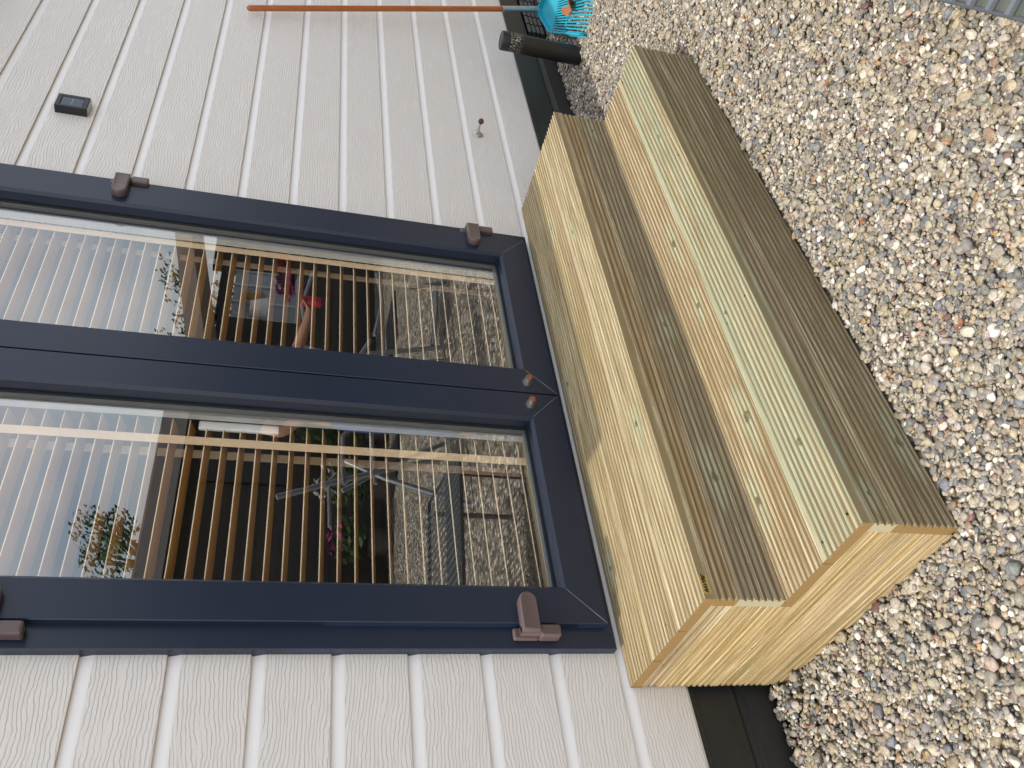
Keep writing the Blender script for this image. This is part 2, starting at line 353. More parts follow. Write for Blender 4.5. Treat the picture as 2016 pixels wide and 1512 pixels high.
# risers: outward -Y ; local Y across = +Z ; local X = +X ; X x Y = (1,0,0)x(0,0,1) = (0,-1,0) ok
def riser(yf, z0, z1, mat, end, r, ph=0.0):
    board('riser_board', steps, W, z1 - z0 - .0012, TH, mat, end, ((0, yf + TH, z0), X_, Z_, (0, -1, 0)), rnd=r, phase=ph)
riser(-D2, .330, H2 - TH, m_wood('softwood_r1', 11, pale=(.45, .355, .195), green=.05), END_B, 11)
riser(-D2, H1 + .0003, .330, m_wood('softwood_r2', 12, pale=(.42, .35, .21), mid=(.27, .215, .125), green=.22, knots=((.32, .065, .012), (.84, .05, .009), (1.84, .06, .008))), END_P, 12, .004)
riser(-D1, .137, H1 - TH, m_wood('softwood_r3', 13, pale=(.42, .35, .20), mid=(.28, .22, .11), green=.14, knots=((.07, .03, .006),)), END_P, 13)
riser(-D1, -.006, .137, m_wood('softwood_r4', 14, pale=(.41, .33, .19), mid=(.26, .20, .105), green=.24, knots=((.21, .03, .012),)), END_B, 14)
# hidden backs of lower riser under upper tread etc: side cladding, local X along -Y..+Y, local Y up, outwards -X
def side(x, sgn, y0, y1, z0, z1, mat, r, ph=0.0):
    # axes: X=( 0, 1,0) Y=(0,0,1) -> Z=(1,0,0); for outward -X use X=(0,-1,0)
    if sgn < 0: board('side_board', steps, y1 - y0, z1 - z0 - .0008, TH, mat, END_B, ((x + TH, y1, z0), (0, -1, 0), Z_, (-1, 0, 0)), rnd=r, phase=ph, depth=.0068)
    else: board('side_board', steps, y1 - y0, z1 - z0 - .0008, TH, mat, END_B, ((x - TH, y0, z0), (0, 1, 0), Z_, (1, 0, 0)), rnd=r, phase=ph, depth=.0068)
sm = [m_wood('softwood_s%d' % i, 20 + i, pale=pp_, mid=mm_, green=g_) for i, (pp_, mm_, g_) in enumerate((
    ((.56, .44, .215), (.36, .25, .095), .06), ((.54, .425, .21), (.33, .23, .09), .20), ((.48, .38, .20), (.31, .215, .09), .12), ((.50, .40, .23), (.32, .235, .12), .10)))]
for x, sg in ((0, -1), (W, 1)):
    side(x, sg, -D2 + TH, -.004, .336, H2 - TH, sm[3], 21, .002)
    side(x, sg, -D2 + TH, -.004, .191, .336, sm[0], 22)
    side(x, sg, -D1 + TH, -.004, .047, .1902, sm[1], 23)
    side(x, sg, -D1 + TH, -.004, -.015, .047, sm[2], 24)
# inner joists so the block is solid to the light
for xx in (.06, .65, 1.27, W - .06 - .04):
    j = MB(); j.box((xx, -D2 + TH + .002, -.01), (xx + .04, -.006, H2 - TH - .001)); j.box((xx, -D1 + TH + .002, -.01), (xx + .04, -D2 + TH, H1 - TH - .001))
    j.build('joist', sm[3], steps)
for xi, xs_ in enumerate((.036, .67, 1.29, W - .036)):
    for yi, yc_ in enumerate((-.030, -.105, -.172, -.247, -.315, -.395, -.455, -.540, -.600, -.690)):
        m = MB(); zz_ = (H2 if yc_ > -D2 else H1) - .0045; m.tube([(xs_ + .003 * math.sin(yi * 2.3 + xi), yc_, zz_ - .002), (xs_ + .003 * math.sin(yi * 2.3 + xi), yc_, zz_ + .0032)], .0031, 10); m.build('screw', M_SCREW, steps)
# gold foil label on the upper riser
def m_gold():
    g = NT('gold_foil'); o = g.obj(); f = g.noise(o, 900, 2); g.bump(f, .0006, .6)
    return g.fin(g.mix(f, (.62, .44, .12), (.85, .68, .30)), .28, .85)
M_GOLD = m_gold(); M_INK = paint('black_ink', (.012, .008, .006), .35)
lb = MB(); lb.box((.012, -D2 - .0012, .3905), (.056, -D2 + .0004, .4085)); lab = lb.build('foil_label', M_GOLD, steps, label='small gold foil label with black script near the left end of the upper edge')
tx = bpy.data.curves.new('label_text', 'FONT'); tx.body = 'RAVYRE'; tx.size = .0125; tx.shear = .35; tx.extrude = .0003; tx.align_x = 'CENTER'; tx.align_y = 'CENTER'; tx.space_character = .86; tx.offset = .00035
to = bpy.data.objects.new('tmp', tx); COL.objects.link(to); bpy.context.view_layer.update()
me = bpy.data.meshes.new_from_object(to); bpy.data.objects.remove(to)
me.transform(Matrix.Translation((.034, -D2 - .0016, .3995)) @ Matrix.Rotation(math.radians(90), 4, 'X'))
link('label_writing', me, M_INK, lab)
lab.matrix_parent_inverse = Matrix.Identity(4)

# ---------------------------------------------------------------- house wall
XL, XR = .0875, 1.712; ZD0 = .432; ZD1 = 2.46
WX0, WX1 = -1.02, 6.0; WTOP = 2.62
house = empty('house_wall', (0, 0, 0), label='white chalet wall of embossed horizontal cladding above a dark anthracite plinth', cat='wall')
sb = MB()
def plank(x0, x1, zt, zb, top=True):
    # face from below the cove down to zb; then lip; cove belongs to next plank below
    zc = zt - .0265
    xs = [x0, x1]
    prof = []
    # underside lip at zt (back 9 mm), cove outwards, face
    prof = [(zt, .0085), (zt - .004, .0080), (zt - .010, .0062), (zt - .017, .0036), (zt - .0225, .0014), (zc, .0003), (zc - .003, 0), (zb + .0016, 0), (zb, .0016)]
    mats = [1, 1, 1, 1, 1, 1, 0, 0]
    b = len(sb.v)
    for x in xs:
        for (z, y) in prof: sb.v.append((x, y, z))
    n = len(prof)
    for i in range(n - 1):
        sb.f.append((b + i, b + i + 1, b + n + i + 1, b + n + i)); sb.m.append(mats[i])
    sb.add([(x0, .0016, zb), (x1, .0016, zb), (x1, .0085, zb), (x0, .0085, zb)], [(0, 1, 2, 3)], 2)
zs = [zg(n) for n in range(-2, 14)]
for i in range(-2, 13):
    zt, zb = zg(i), zg(i + 1)
    if i + 1 == 13: zb = .2602
    if zt > WTOP: zt = WTOP
    if zb > ZD0 - .01 and zb < ZD1:
        plank(WX0, XL + .01, zt, zb); plank(XR - .01, WX1, zt, zb)
    else: plank(WX0, WX1, zt, zb)
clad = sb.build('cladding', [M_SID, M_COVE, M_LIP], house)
# back-up wall body with the door opening, and plinth
wb = MB(); T0, T1 = .012, .16
wb.box((WX0, T0, .25), (XL + .02, T1, WTOP)); wb.box((XR - .02, T0, .25), (WX1, T1, WTOP)); wb.box((XL + .02, T0, .25), (XR - .02, T1, ZD0)); wb.box((XL + .02, T0, ZD1), (XR - .02, T1, WTOP))
wb.build('wall_core', M_WHITE, house)
pl = MB()
prof = [(.262, .024), (.232, .019), (.229, .022), (.122, .022), (.119, .030), (.108, .034), (.096, .030), (.090, .020), (-.16, .020)]
b = 0
for x in (WX0 + .01, 3.56):
    for (z, y) in prof: pl.v.append((x, y, z))
n = len(prof)
for i in range(n - 1): pl.f.append((i, i + 1, n + i + 1, n + i)); pl.m.append(0)
b = len(pl.v)
for x in (3.56, WX1):
    for (z, y) in prof[:6] + [(.06, .034)]: pl.v.append((x, y, z))
n = 7
for i in range(n - 1): pl.f.append((b + i, b + i + 1, b + n + i + 1, b + n + i)); pl.m.append(0)
pl.box((WX0 + .012, .036, -.16), (WX1, .09, .262))
pl.build('plinth', M_PLI, house)
vg = MB(); vg.box((3.56, .022, .03), (4.6, .034, .135), 0)
x = 3.585
while x < 4.55:
    for k in range(4):
        z = .118 - k * .024; vg.obox((x + .045, .012, z), (.043, 0, 0), (0, .010, -.004), (0, .0035, .0085))
    x += .098
vg.build('vent_grille', M_PLI, house, bevel=.002, label='dark louvred vent at the foot of the wall')
vb = MB(); vb.box((3.5, .006, -.1), (4.7, .02, .03)); vb.box((3.9, -.02, -.05), (3.98, .01, .05))
vb.build('vent_base', M_BLACKP, house)
# flat roof slab with a small eave starting at the chalet corner (shades the wall foot)
rf = MB(); rf.box((WX0, 0, WTOP), (WX1, 3.4, WTOP + .12)); rf.build('roof', M_PLI, house)
rf = MB(); rf.box((-.86, -.165, WTOP + .01), (WX1, -.002, WTOP + .10)); rf.build('eave', M_PLI, house)
fw = MB()
M_ROOM = paint('brown_room_wall', (.10, .085, .07), .8); M_FLOOR = paint('room_floor', (.30, .22, .14), .5)
fw.box((WX0, .162, .30), (WX0 + .1, 3.3, WTOP - .002)); fw.box((WX1 - .1, .162, .30), (WX1, 3.3, WTOP - .002)); fw.box((WX0 + .1, 3.2, .30), (WX1 - .1, 3.3, WTOP - .002)); fw.box((WX0 + .1, .162, WTOP - .05), (WX1 - .1, 3.199, WTOP - .002))
fw.build('inner_wall', M_ROOM, house)
fl = MB(); fl.box((WX0 + .1, .162, .40), (WX1 - .1, 3.199, .44)); fl.build('inner_floor', M_FLOOR, house)

# ---------------------------------------------------------------- the double door
door = empty('french_door', (0, 0, 0), label='navy blue double glazed door with brown hinges above the wooden steps', cat='door')
YF = -.026; YL = -.047
fr = MB()
fw_ = .082
def mitre_frame(m, x0, x1, z0, z1, w, yf, yb, bev=.0, mi=0, wb_=None, gl=None):
    """rectangular frame ring, front at yf, back at yb, optional inner glazing bevel: face -> gl (depth of glass rebate)"""
    wbm = wb_ if wb_ else w
    o_ = [(x0, z0), (x1, z0), (x1, z1), (x0, z1)]
    i_ = [(x0 + w, z0 + wbm), (x1 - w, z0 + wbm), (x1 - w, z1 - w), (x0 + w, z1 - w)]
    v = [(x, yb, z) for x, z in o_] + [(x, yf + .002, z) for x, z in o_]
    e = .002
    o2 = [(x0 + e, z0 + e), (x1 - e, z0 + e), (x1 - e, z1 - e), (x0 + e, z1 - e)]
    v += [(x, yf, z) for x, z in o2] + [(x, yf, z) for x, z in i_]
    rings = [0, 4, 8, 12]
    if bev:
        b1 = [(x0 + w + bev, z0 + wbm + bev), (x1 - w - bev, z0 + wbm + bev), (x1 - w - bev, z1 - w - bev), (x0 + w + bev, z1 - w - bev)]
        v += [(x, yf + bev * 1.0, z) for x, z in b1]; rings.append(16); inn = b1
    else: inn = i_
    v += [(x, yb, z) for x, z in inn]; rings.append(len(v) - 4)
    f = []; mis = []
    for a, b_ in zip(rings[:-1], rings[1:]):
        for k in range(4):
            k2 = (k + 1) % 4; f.append((a + k, a + k2, b_ + k2, b_ + k)); mis.append(1 if k in (0, 2) else 0)
    for k in range(4):
        k2 = (k + 1) % 4; f.append((rings[-1] + k, rings[-1] + k2, k2, k)); mis.append(0)
    bb = len(m.v); m.v += v; m.f += [tuple(bb + q for q in t) for t in f]; m.m += mis
mitre_frame(fr, XL, XR, ZD0, ZD1, .060, YF, .10)
frame = fr.build('frame', [M_NAVY, M_NAVYH], door)
def hinge(side, xe, zc, parent):
    """xe leaf outer edge x; tongue towards the leaf centre (s), bar on the frame hanging down"""
    s = 1 if side == 'L' else -1
    # tongue: stadium outline extruded
    def slab(y0, y1, inset, pts):
        return [(x, y0, z) for x, z in pts], [(x, y1, z) for x, z in pts]
    h = .0225; L_ = .100; x0 = xe - s * .028
    pts = [(x0, zc - h), (x0, zc + h)]
    for k in range(11):
        a = math.pi / 2 - math.pi * k / 10; pts.append((x0 + s * (L_ - h + h * math.cos(a)), zc + h * math.sin(a)))
    m = MB(); n = len(pts)
    yb, yf = YL - .0005, YL - .026
    layers = [(yb, 1.0), (yf + .004, 1.0), (yf + .001, .90), (yf, .80), (yf + .0008, .77), (yf + .0008, .0)]
    cx, cz = x0 + s * L_ / 2, zc
    for (yy, sc) in layers[:-1]:
        for (x, z) in pts:
            ix = (1 - sc) * h
            # inset towards centre line
            zz = zc + (z - zc) * sc; xx = cx + (x - cx) * (1 - ix / (L_ / 2)); m.v.append((xx, yy, zz))
    for l in range(len(layers) - 2):
        for k in range(n):
            k2 = (k + 1) % n; m.f.append((l * n + k, l * n + k2, (l + 1) * n + k2, (l + 1) * n + k)); m.m.append(0)
    m.f.append(tuple((len(layers) - 2) * n + k for k in range(n))); m.m.append(0)
    m.f.append(tuple(range(n))[::-1]); m.m.append(0)
    m.build('hinge_cover', M_MAUVE, parent, smooth=True, bevel=.0012)
    b_ = MB(); xb = xe - s * .022; 
    b_.box((xb - .0155, YF - .0005, zc - .077), (xb + .0145, YF - .034, zc - h - .002)); b_.box((xb - .0155, YF - .0005, zc - h - .0025), (xb + .0145, YF - .015, zc + .038))
    b_.build('hinge_plate', M_MAUVE, parent, bevel=.0055, seg=3)
    c_ = MB(); c_.tube([(xb, YF - .022, zc - h - .005), (xb, YF - .022, zc + h)], .0115, 16); c_.build('hinge_pin', M_MAUVE, parent, smooth=True)
def stud(x, z, parent):
    m = MB(); m.tube([(x, YL - .0003, z), (x, YL - .005, z), (x, YL - .022, z + .001), (x, YL - .026, z + .001)], [.0160, .0157, .0110, .0102], 24); st = m.build('stop_stud', M_STEEL, parent, smooth=True)
    m = MB(); m.tube([(x, YL - .0262, z + .001), (x, YL - .029, z + .001), (x, YL - .0292, z + .001), (x, YL - .0275, z + .001)], [.0100, .0084, .0050, .0042], 20); m.build('stud_screw', M_RUST, parent, smooth=True)
def leaf(x0, x1, nm, side):
    ZB = .4508; w = .0945; GX0, GX1, GZ0, GZ1 = x0 + w + .011, x1 - w - .011, ZB + w + .011, ZD1 - .04 - w - .011
    m = MB(); mitre_frame(m, x0, x1, ZB, ZD1 - .022, w, YL, .03, bev=.009)
    lf = m.build('door_leaf', [M_NAVY, M_NAVYH], door, label='%s leaf of the navy double door' % nm)
    # weld seams (45 degree)
    sm_ = MB()
    for (a, c) in (((x0 + .003, ZB + .003), (x0 + w, ZB + w)), ((x1 - .003, ZB + .003), (x1 - w, ZB + w))):
        pts = [(a[0] + (c[0] - a[0]) * t / 8, YL - .0002, a[1] + (c[1] - a[1]) * t / 8) for t in range(9)]
        sm_.tube(pts, [.0004, .0006, .0007, .0009, .0007, .0008, .0006, .0008, .0004], 6)
    sm_.build('weld_seam', M_SEAM, lf)
    gk = MB(); q = .0045
    gx0, gx1, gz0, gz1 = x0 + w + .009, x1 - w - .009, ZB + w + .009, ZD1 - .022 - w - .009
    yy0, yy1 = YL + .041, YL + .054
    gk.box((gx0, yy0, gz0 + q), (gx0 + q, yy1, gz1 - q)); gk.box((gx1 - q, yy0, gz0 + q), (gx1, yy1, gz1 - q)); gk.box((gx0, yy0, gz0), (gx1, yy1, gz0 + q)); gk.box((gx0, yy0, gz1 - q), (gx1, yy1, gz1))
    gk.build('gasket', M_GASK, lf)
    gp_ = MB(); yp = YL + .0455; gp_.add([(gx0 + .001, yp, gz0 + .001), (gx1 - .001, yp, gz0 + .001), (gx1 - .001, yp, gz1 - .001), (gx0 + .001, yp, gz1 - .001)], [(0, 1, 2, 3)])
    gpo = gp_.build('glass_pane', M_GLASS, lf)
    if gpo.data.polygons[0].normal.y > 0: gpo.data.flip_normals()
    spc = MB(); yy = YL + .0475
    for a, c in (((gx0 + .006, gz0 + .006), (gx0 + .016, gz1 - .006)), ((gx1 - .016, gz0 + .006), (gx1 - .006, gz1 - .006)), ((gx0 + .017, gz0 + .006), (gx1 - .017, gz0 + .016))):
        spc.box((a[0], yy, a[1]), (c[0], yy + .010, c[1]))
    spc.build('spacer_bar', M_SPACER, lf)
    # white inner edge of the sash seen through the pane on its right side
    ws = MB(); ws.box((gx1 - (.010 if side == 'L' else .020), .031, gz0), (gx1 + .03, .05, gz1))
    ws.box((gx0 - .03, .031, gz0), (gx0 - .0, .05, gz1)); ws.box((gx0, .031, gz0 - .03), (gx1 - .023, .05, gz0 - .001))
    ws.build('inner_sash', M_SASH, lf)
    return lf
lfL = leaf(.1425, .8965, 'left', 'L'); lfR = leaf(.9015, 1.6600, 'right', 'R')
hinge('L', .1425, .658, lfL); hinge('L', .1425, 1.808, lfL); hinge('R', 1.660, .645, lfR); hinge('R', 1.660, 1.802, lfR)
stud(.850, .546, lfL); stud(.939, .543, lfR)
ih = MB(); ih.box((.762, .06, 1.26), (.79, .072, 1.47)); ih.build('inner_handle', M_WHITE, lfL, bevel=.004)

# ---------------------------------------------------------------- venetian blinds inside
def m_slat():
    g = NT('bamboo_brown_slats'); o = g.obj(); f = g.noise(g.map(o, (4, 60, 300)), 1, 4)
    return g.fin(g.mix(f, (.37, .19, .048), (.48, .275, .088)), .38, 0, .5)
M_SLAT = m_slat(); M_TAPE = paint('tan_ladder_tape', (.62, .455, .285), .85, scale=80); M_EDGE = paint('pale_slat_edge', (.68, .55, .38), .5)
def blind(x0, x1, label):
    r = empty('venetian_blind', (0, 0, 0), label=label, cat='blind', group='wooden blinds behind the door glass')
    yc = .086; hw = .0235; tilt = math.radians(17)
    s = MB(); k = 0; z = 2.40; z0 = 1.8026
    zz = z0 + 14 * .04403
    while zz > .52:
        y0, y1 = yc - hw, yc + hw; za = zz; zb = zz - 2 * hw * math.sin(tilt)
        y1 = y0 + 2 * hw * math.cos(tilt); t = .0028
        nx = (0, math.sin(tilt) * t, math.cos(tilt) * t)
        s.add([(x0, y0, za), (x1, y0, za), (x1, y1, zb), (x0, y1, zb)] + [(x, y - nx[1], z_ - nx[2]) for x, y, z_ in ((x0, y0, za), (x1, y0, za), (x1, y1, zb), (x0, y1, zb))],
              [(0, 1, 2, 3), (7, 6, 5, 4), (1, 2, 6, 5), (3, 0, 4, 7), (2, 3, 7, 6)], 0)
        s.add([(x0, y0 - .0004, za), (x1, y0 - .0004, za), (x1, y0 - nx[1] - .0004, za - nx[2]), (x0, y0 - nx[1] - .0004, za - nx[2])], [(0, 1, 2, 3)], 1)
        zz -= .04403
    s.build('slats', [M_SLAT, M_EDGE], r)
    for xt in (x0 + .075, x1 - .075):
        m = MB(); m.box((xt - .0135, yc - hw - .006, .50), (xt + .0135, yc - hw - .0052, 2.42)); m.build('ladder_tape', M_TAPE, r)
        m = MB(); m.box((xt - .0135, yc + hw + .004, .50), (xt + .0135, yc + hw + .0048, 2.42)); m.build('ladder_tape', M_TAPE, r)
    m = MB(); m.box((x0, yc - .025, .480), (x1, yc + .025, .502)); m.build('bottom_rail', M_SLAT, r, bevel=.003)
    m = MB(); m.box((x0, yc - .028, 2.42), (x1, yc + .028, 2.448)); m.build('head_rail', M_SLAT, r)
blind(.15, .79, 'brown slatted blind behind the left door pane'); blind(.925, 1.60, 'brown slatted blind behind the right door pane')

# ---------------------------------------------------------------- solar wall lamp
sl = empty('solar_wall_lamp', (2.126, 0, 2.039), label='small black box lamp with a blue-grey solar panel on the white wall', cat='wall lamp')
m = MB(); x0, x1, z0, z1, yf = 2.0875, 2.1665, 1.989, 2.092, -.031
# body as ring frame around a recessed panel
ix0, ix1, iz0, iz1 = x0 + .010, x1 - .014, z0 + .016, z1 - .016
v = [(x0, .001, z0), (x1, .001, z0), (x1, .001, z1), (x0, .001, z1), (x0, yf, z0), (x1, yf, z0), (x1, yf, z1), (x0, yf, z1), (ix0, yf, iz0), (ix1, yf, iz0), (ix1, yf, iz1), (ix0, yf, iz1), (ix0, yf + .004, iz0), (ix1, yf + .004, iz0), (ix1, yf + .004, iz1), (ix0, yf + .004, iz1)]
f = []
for a, b_ in ((0, 4), (4, 8), (8, 12)):
    for k in range(4): f.append((a + k, a + (k + 1) % 4, b_ + (k + 1) % 4, b_ + k))
f.append((12, 13, 14, 15)); f.append((3, 2, 1, 0)); m.add(v, f)
m.build('housing', M_BLACKP, sl, bevel=.0025)
M_SOLAR = paint('blue_grey_solar_cell', (.045, .060, .095), .25, scale=60)
m = MB(); m.box((ix0 + .0012, yf + .0022, iz0 + .0012), (ix1 - .0012, yf + .0038, iz1 - .0012)); pn = m.build('solar_panel', M_SOLAR, sl)
m = MB(); zc = (iz0 + iz1) / 2
rng = random.Random(3)
x = ix0 + .008
while x < ix1 - .010:
    m.box((x, yf + .0018, zc - .0014), (x + rng.uniform(.0018, .0034), yf + .0021, zc + rng.uniform(.001, .003))); x += .0046
m.build('faint_print', paint('pale_print', (.35, .38, .45), .5), sl)
m = MB(); m.box((x0 + .006, yf + .004, z0 - .0035), (x1 - .006, -.004, z0 + .0005)); m.build('diffuser', paint('frosted_diffuser', (.38, .37, .33), .35), sl, bevel=.001)

# ---------------------------------------------------------------- door holdback on the wall
hb = empty('door_holdback', (2.43, 0, .533), label='small steel knob holdback with a rusty ball end on the white wall', cat='door stop')
m = MB(); c = Vector((2.43, 0, .533))
prof = [(.0005, .0235), (-.003, .0235), (-.0065, .0205), (-.010, .013), (-.014, .0065), (-.022, .0042), (-.046, .0036), (-.053, .0050)]
m.tube([(c.x, y, c.z) for y, r in prof], [r for y, r in prof], 28); m.build('base', M_STEEL, hb, smooth=True)
m = MB(); cy = -.064
pr = [(cy + .0125 * math.cos(a), max(.0008, .0118 * math.sin(a))) for a in [math.pi * k / 12 for k in range(13)]]
m.tube([(c.x, y, c.z) for y, r in pr], [r for y, r in pr], 24); m.build('ball_tip', M_RUSTD, hb, smooth=True)

# ---------------------------------------------------------------- black tube by the wall
def m_mesh():
    g = NT('perforated_black_sleeve'); o = g.obj(); x, y, z = g.xyz(o)
    a = g.math('ARCTAN2', y, x); u = g.math('MULTIPLY', a, 9); v_ = g.math('MULTIPLY', z, 170)
    hole = g.math('MULTIPLY', g.math('SINE', g.math('MULTIPLY', u, 2 * math.pi / 2)), g.math('SINE', g.math('MULTIPLY', v_, math.pi)))
    h = g.ss(hole, .05, .45)
    n1 = g.noise(o, 170, 3, .7); n2 = g.noise(o, 30, 3)
    top = g.ss(z, .28, .33); sc_ = g.math('MULTIPLY', g.ss(n1, .54, .60), g.math('MULTIPLY', top, .9))
    c_ = g.mix(h, (.010, .010, .009), g.mix(n2, (.020, .018, .012), (.052, .044, .024)))
    c_ = g.mix(sc_, c_, (.60, .57, .47)); g.bump(h, .0012, .7)
    return g.fin(c_, .45, 0, .4)
tb = empty('ventilation_tube', (3.056, -.15, 0), label='upright black perforated tube with a flat cap standing in gravel by the plinth', cat='tube')
def cyl(pts, n=40): 
    m = MB(); m.tube([(0, 0, z) for z, r in pts], [r for z, r in pts], n); return m
for nm, pts, mm, sm1 in (('perforated_sleeve', [(.115, .0435), (.352, .0435)], m_mesh(), True), ('cap', [(.352, .0440), (.386, .0440), (.390, .0425), (.3905, .040)], M_BLACKP, True), ('base_collar', [(.0, .043), (.03, .0442), (.118, .0442), (.1185, .0438)], M_BLACKP, True)):
    m = cyl(pts); me = bpy.data.meshes.new(nm); me.from_pydata(m.v, [], m.f); me.update(); me.polygons.foreach_set('use_smooth', [True] * len(me.polygons)); me.set_sharp_from_angle(angle=math.radians(35))
    bm = bmesh.new(); bm.from_mesh(me); bmesh.ops.recalc_face_normals(bm, faces=bm.faces); bm.to_mesh(me); bm.free()
    o = bpy.data.objects.new(nm, me); COL.objects.link(o); me.materials.append(mm); o.parent = tb
M_CAP = paint('grey_dusty_cap', (.060, .056, .058), .6)
m = cyl([(.3904, .0395), (.3912, .039)]); me = bpy.data.meshes.new('cap_disc'); me.from_pydata(m.v, [], m.f); me.update(); o = bpy.data.objects.new('cap_disc', me); COL.objects.link(o); me.materials.append(M_CAP); o.parent = tb

# ---------------------------------------------------------------- rake
rk = empty('leaf_rake', (3.647, -.10, .083), label='rake with an orange handle and blue plastic tines leaning on the white wall', cat='rake')
def m_handle():
    g = NT('orange_varnished_handle'); o = g.obj(); f = g.noise(g.map(o, (60, 60, 6)), 1, 4)
    g.bump(f, .0006, .4)
    return g.fin(g.mix(f, (.32, .080, .018), (.50, .155, .028)), .35, 0, .5, .2)
A = Vector((3.1208, -.030, 1.5291)); N = Vector((3.647, -.10, .083)); d = (N - A).normalized()
J = A + (N - A) * ((1.5291 - .300) / (1.5291 - .083))
m = MB(); m.tube([A - d * .002, A + d * .006, A + d * .012, J], [.006, .0115, .0135, .0135], 16); m.build('handle', m_handle(), rk, smooth=True)
m = MB(); m.tube([J - d * .006, J, N - d * .012, N - d * .005], [.0148, .0152, .0150, .0135], 16); m.build('ferrule', paint('galvanised_sleeve', (.55, .56, .58), .35, .8, scale=40), rk, smooth=True)
M_CYAN = paint('cyan_blue_plastic', (.012, .34, .46), .38, var=.1)
M_CYANR = M_CYAN
Sh = Vector((3.395, -.095, .060)); TL = Vector((2.985, -.285, .026)); TC = Vector((3.11, -.435, .014))
axis = (TC - N); 
# head frame: a along axis, b sideways
ea = axis.normalized(); up = Vector((0, 0, 1)); eb = ea.cross(up).normalized()   # sideways
if (TL - N).dot(eb) < 0: eb = -eb
def hp(a, b, h=0): return N + ea * a + eb * b + Vector((0, 0, h))
LA = axis.length
aS, bS = (Sh - N).dot(ea), (Sh - N).dot(eb); aT, bT = (TL - N).dot(ea), (TL - N).dot(eb)
RAKE = (LA, aS, bS, aT, bT)
def halfw(a):
    if a < aS: return .018 + (bS - .018) * a / aS
    return bS + (bT - bS) * (a - aS) / max(.01, (aT - aS))
rim = MB()
rp_ = []
for k in range(-12, 13):
    t = abs(k) / 12
    a = aT * .92 * t; rp_.append(hp(a, math.copysign(halfw(a), k) if k else 0, .010 - .02 * t * 0))
for i in range(len(rp_) - 1): rim.bar(rp_[i], rp_[i + 1], .010, .026)
rim.build('rim', M_CYAN, rk, bevel=.002)
pt = MB(); ns = 10
ring = []
a1 = LA * .36
for k in range(-ns, ns + 1):
    b_ = halfw(a1) * k / ns; ring.append(hp(a1 * (1 - .10 * (k / ns) ** 2), b_, .001))
a0 = [hp(aS * .0 + abs(k / ns) * aS, math.copysign(halfw(abs(k / ns) * aS), k) if k else 0, .001) for k in range(-ns, ns + 1)]
for i in range(2 * ns):
    pt.add([a0[i], a0[i + 1], ring[i + 1], ring[i], a0[i] - Vector((0, 0, .004)), a0[i + 1] - Vector((0, 0, .004)), ring[i + 1] - Vector((0, 0, .004)), ring[i] - Vector((0, 0, .004))],
           [(0, 1, 2, 3), (7, 6, 5, 4), (2, 3, 7, 6), (0, 4, 5, 1)])
pt.build('web_plate', M_CYAN, rk)
NTn = 25
for k in range(NTn):
    t = (k / (NTn - 1)) * 2 - 1
    aa = LA * (1.02 - .10 * t * t) ; b0 = halfw(a1) * t * .96; b1 = (bT * .98) * t
    m = MB(); p0 = hp(a1 * .96, b0, 0); p1 = hp(aa * .80, b0 + (b1 - b0) * .75, .004); p2 = hp(aa * .93, b1 * .98, .001); p3 = hp(aa, b1, -.028)
    m.bar(p0, p1, .0065, .007); m.bar(p1, p2, .0065, .007); m.bar(p2, p3, .006, .007)
    m.build('tine', M_CYAN, rk)
cb = MB()
for fr_ in (.62,):
    q = [hp(LA * fr_ * (1 - .05 * (k / 10) ** 2), (bS + (bT - bS) * .55) * k / 10 * .98, .006) for k in range(-10, 11)]
    for i in range(20): cb.bar(q[i], q[i + 1], .006, .006)
cb.build('cross_brace', M_CYAN, rk)
# dry leaf caught in the tines
def dry_leaf(name, c, size, rz, seed, label, tilt=.3):
    r = random.Random(seed); m = MB(); n = 14; pts = []
    for i in range(n):
        a = 2 * math.pi * i / n; rr = size * (.55 + .45 * abs(math.sin(a * 1.5 + .4))) * (1 if i % 2 else .72) * r.uniform(.8, 1.1)
        pts.append((rr * math.cos(a), rr * .62 * math.sin(a), size * .28 * math.sin(2 * a + 1) + size * .12 * r.random()))
    m.add([(0, 0, size * .05)] + pts, [(0, 1 + i, 1 + (i + 1) % n) for i in range(n)]); m.tube([(size * .5, 0, 0), (size * 1.1, size * .1, size * .15)], .0012, 6)
    me = bpy.data.meshes.new(name); me.from_pydata(m.v, [], m.f); me.update(); o = bpy.data.objects.new(name, me); COL.objects.link(o); me.materials.append(M_DRY)
    o.location = c; o.rotation_euler = (tilt, tilt * .5, rz); md = o.modifiers.new('s', 'SOLIDIFY'); md.thickness = .0006
    return tag(o, label, 'leaf')
M_DRY = paint('dry_brown_leaf', (.28, .11, .045), .7, var=.35, scale=90)
dry_leaf('dry_leaf', hp(LA * .70, bT * .22, .026), .085, .8, 2, 'curled brown dry leaf caught on the blue rake tines')

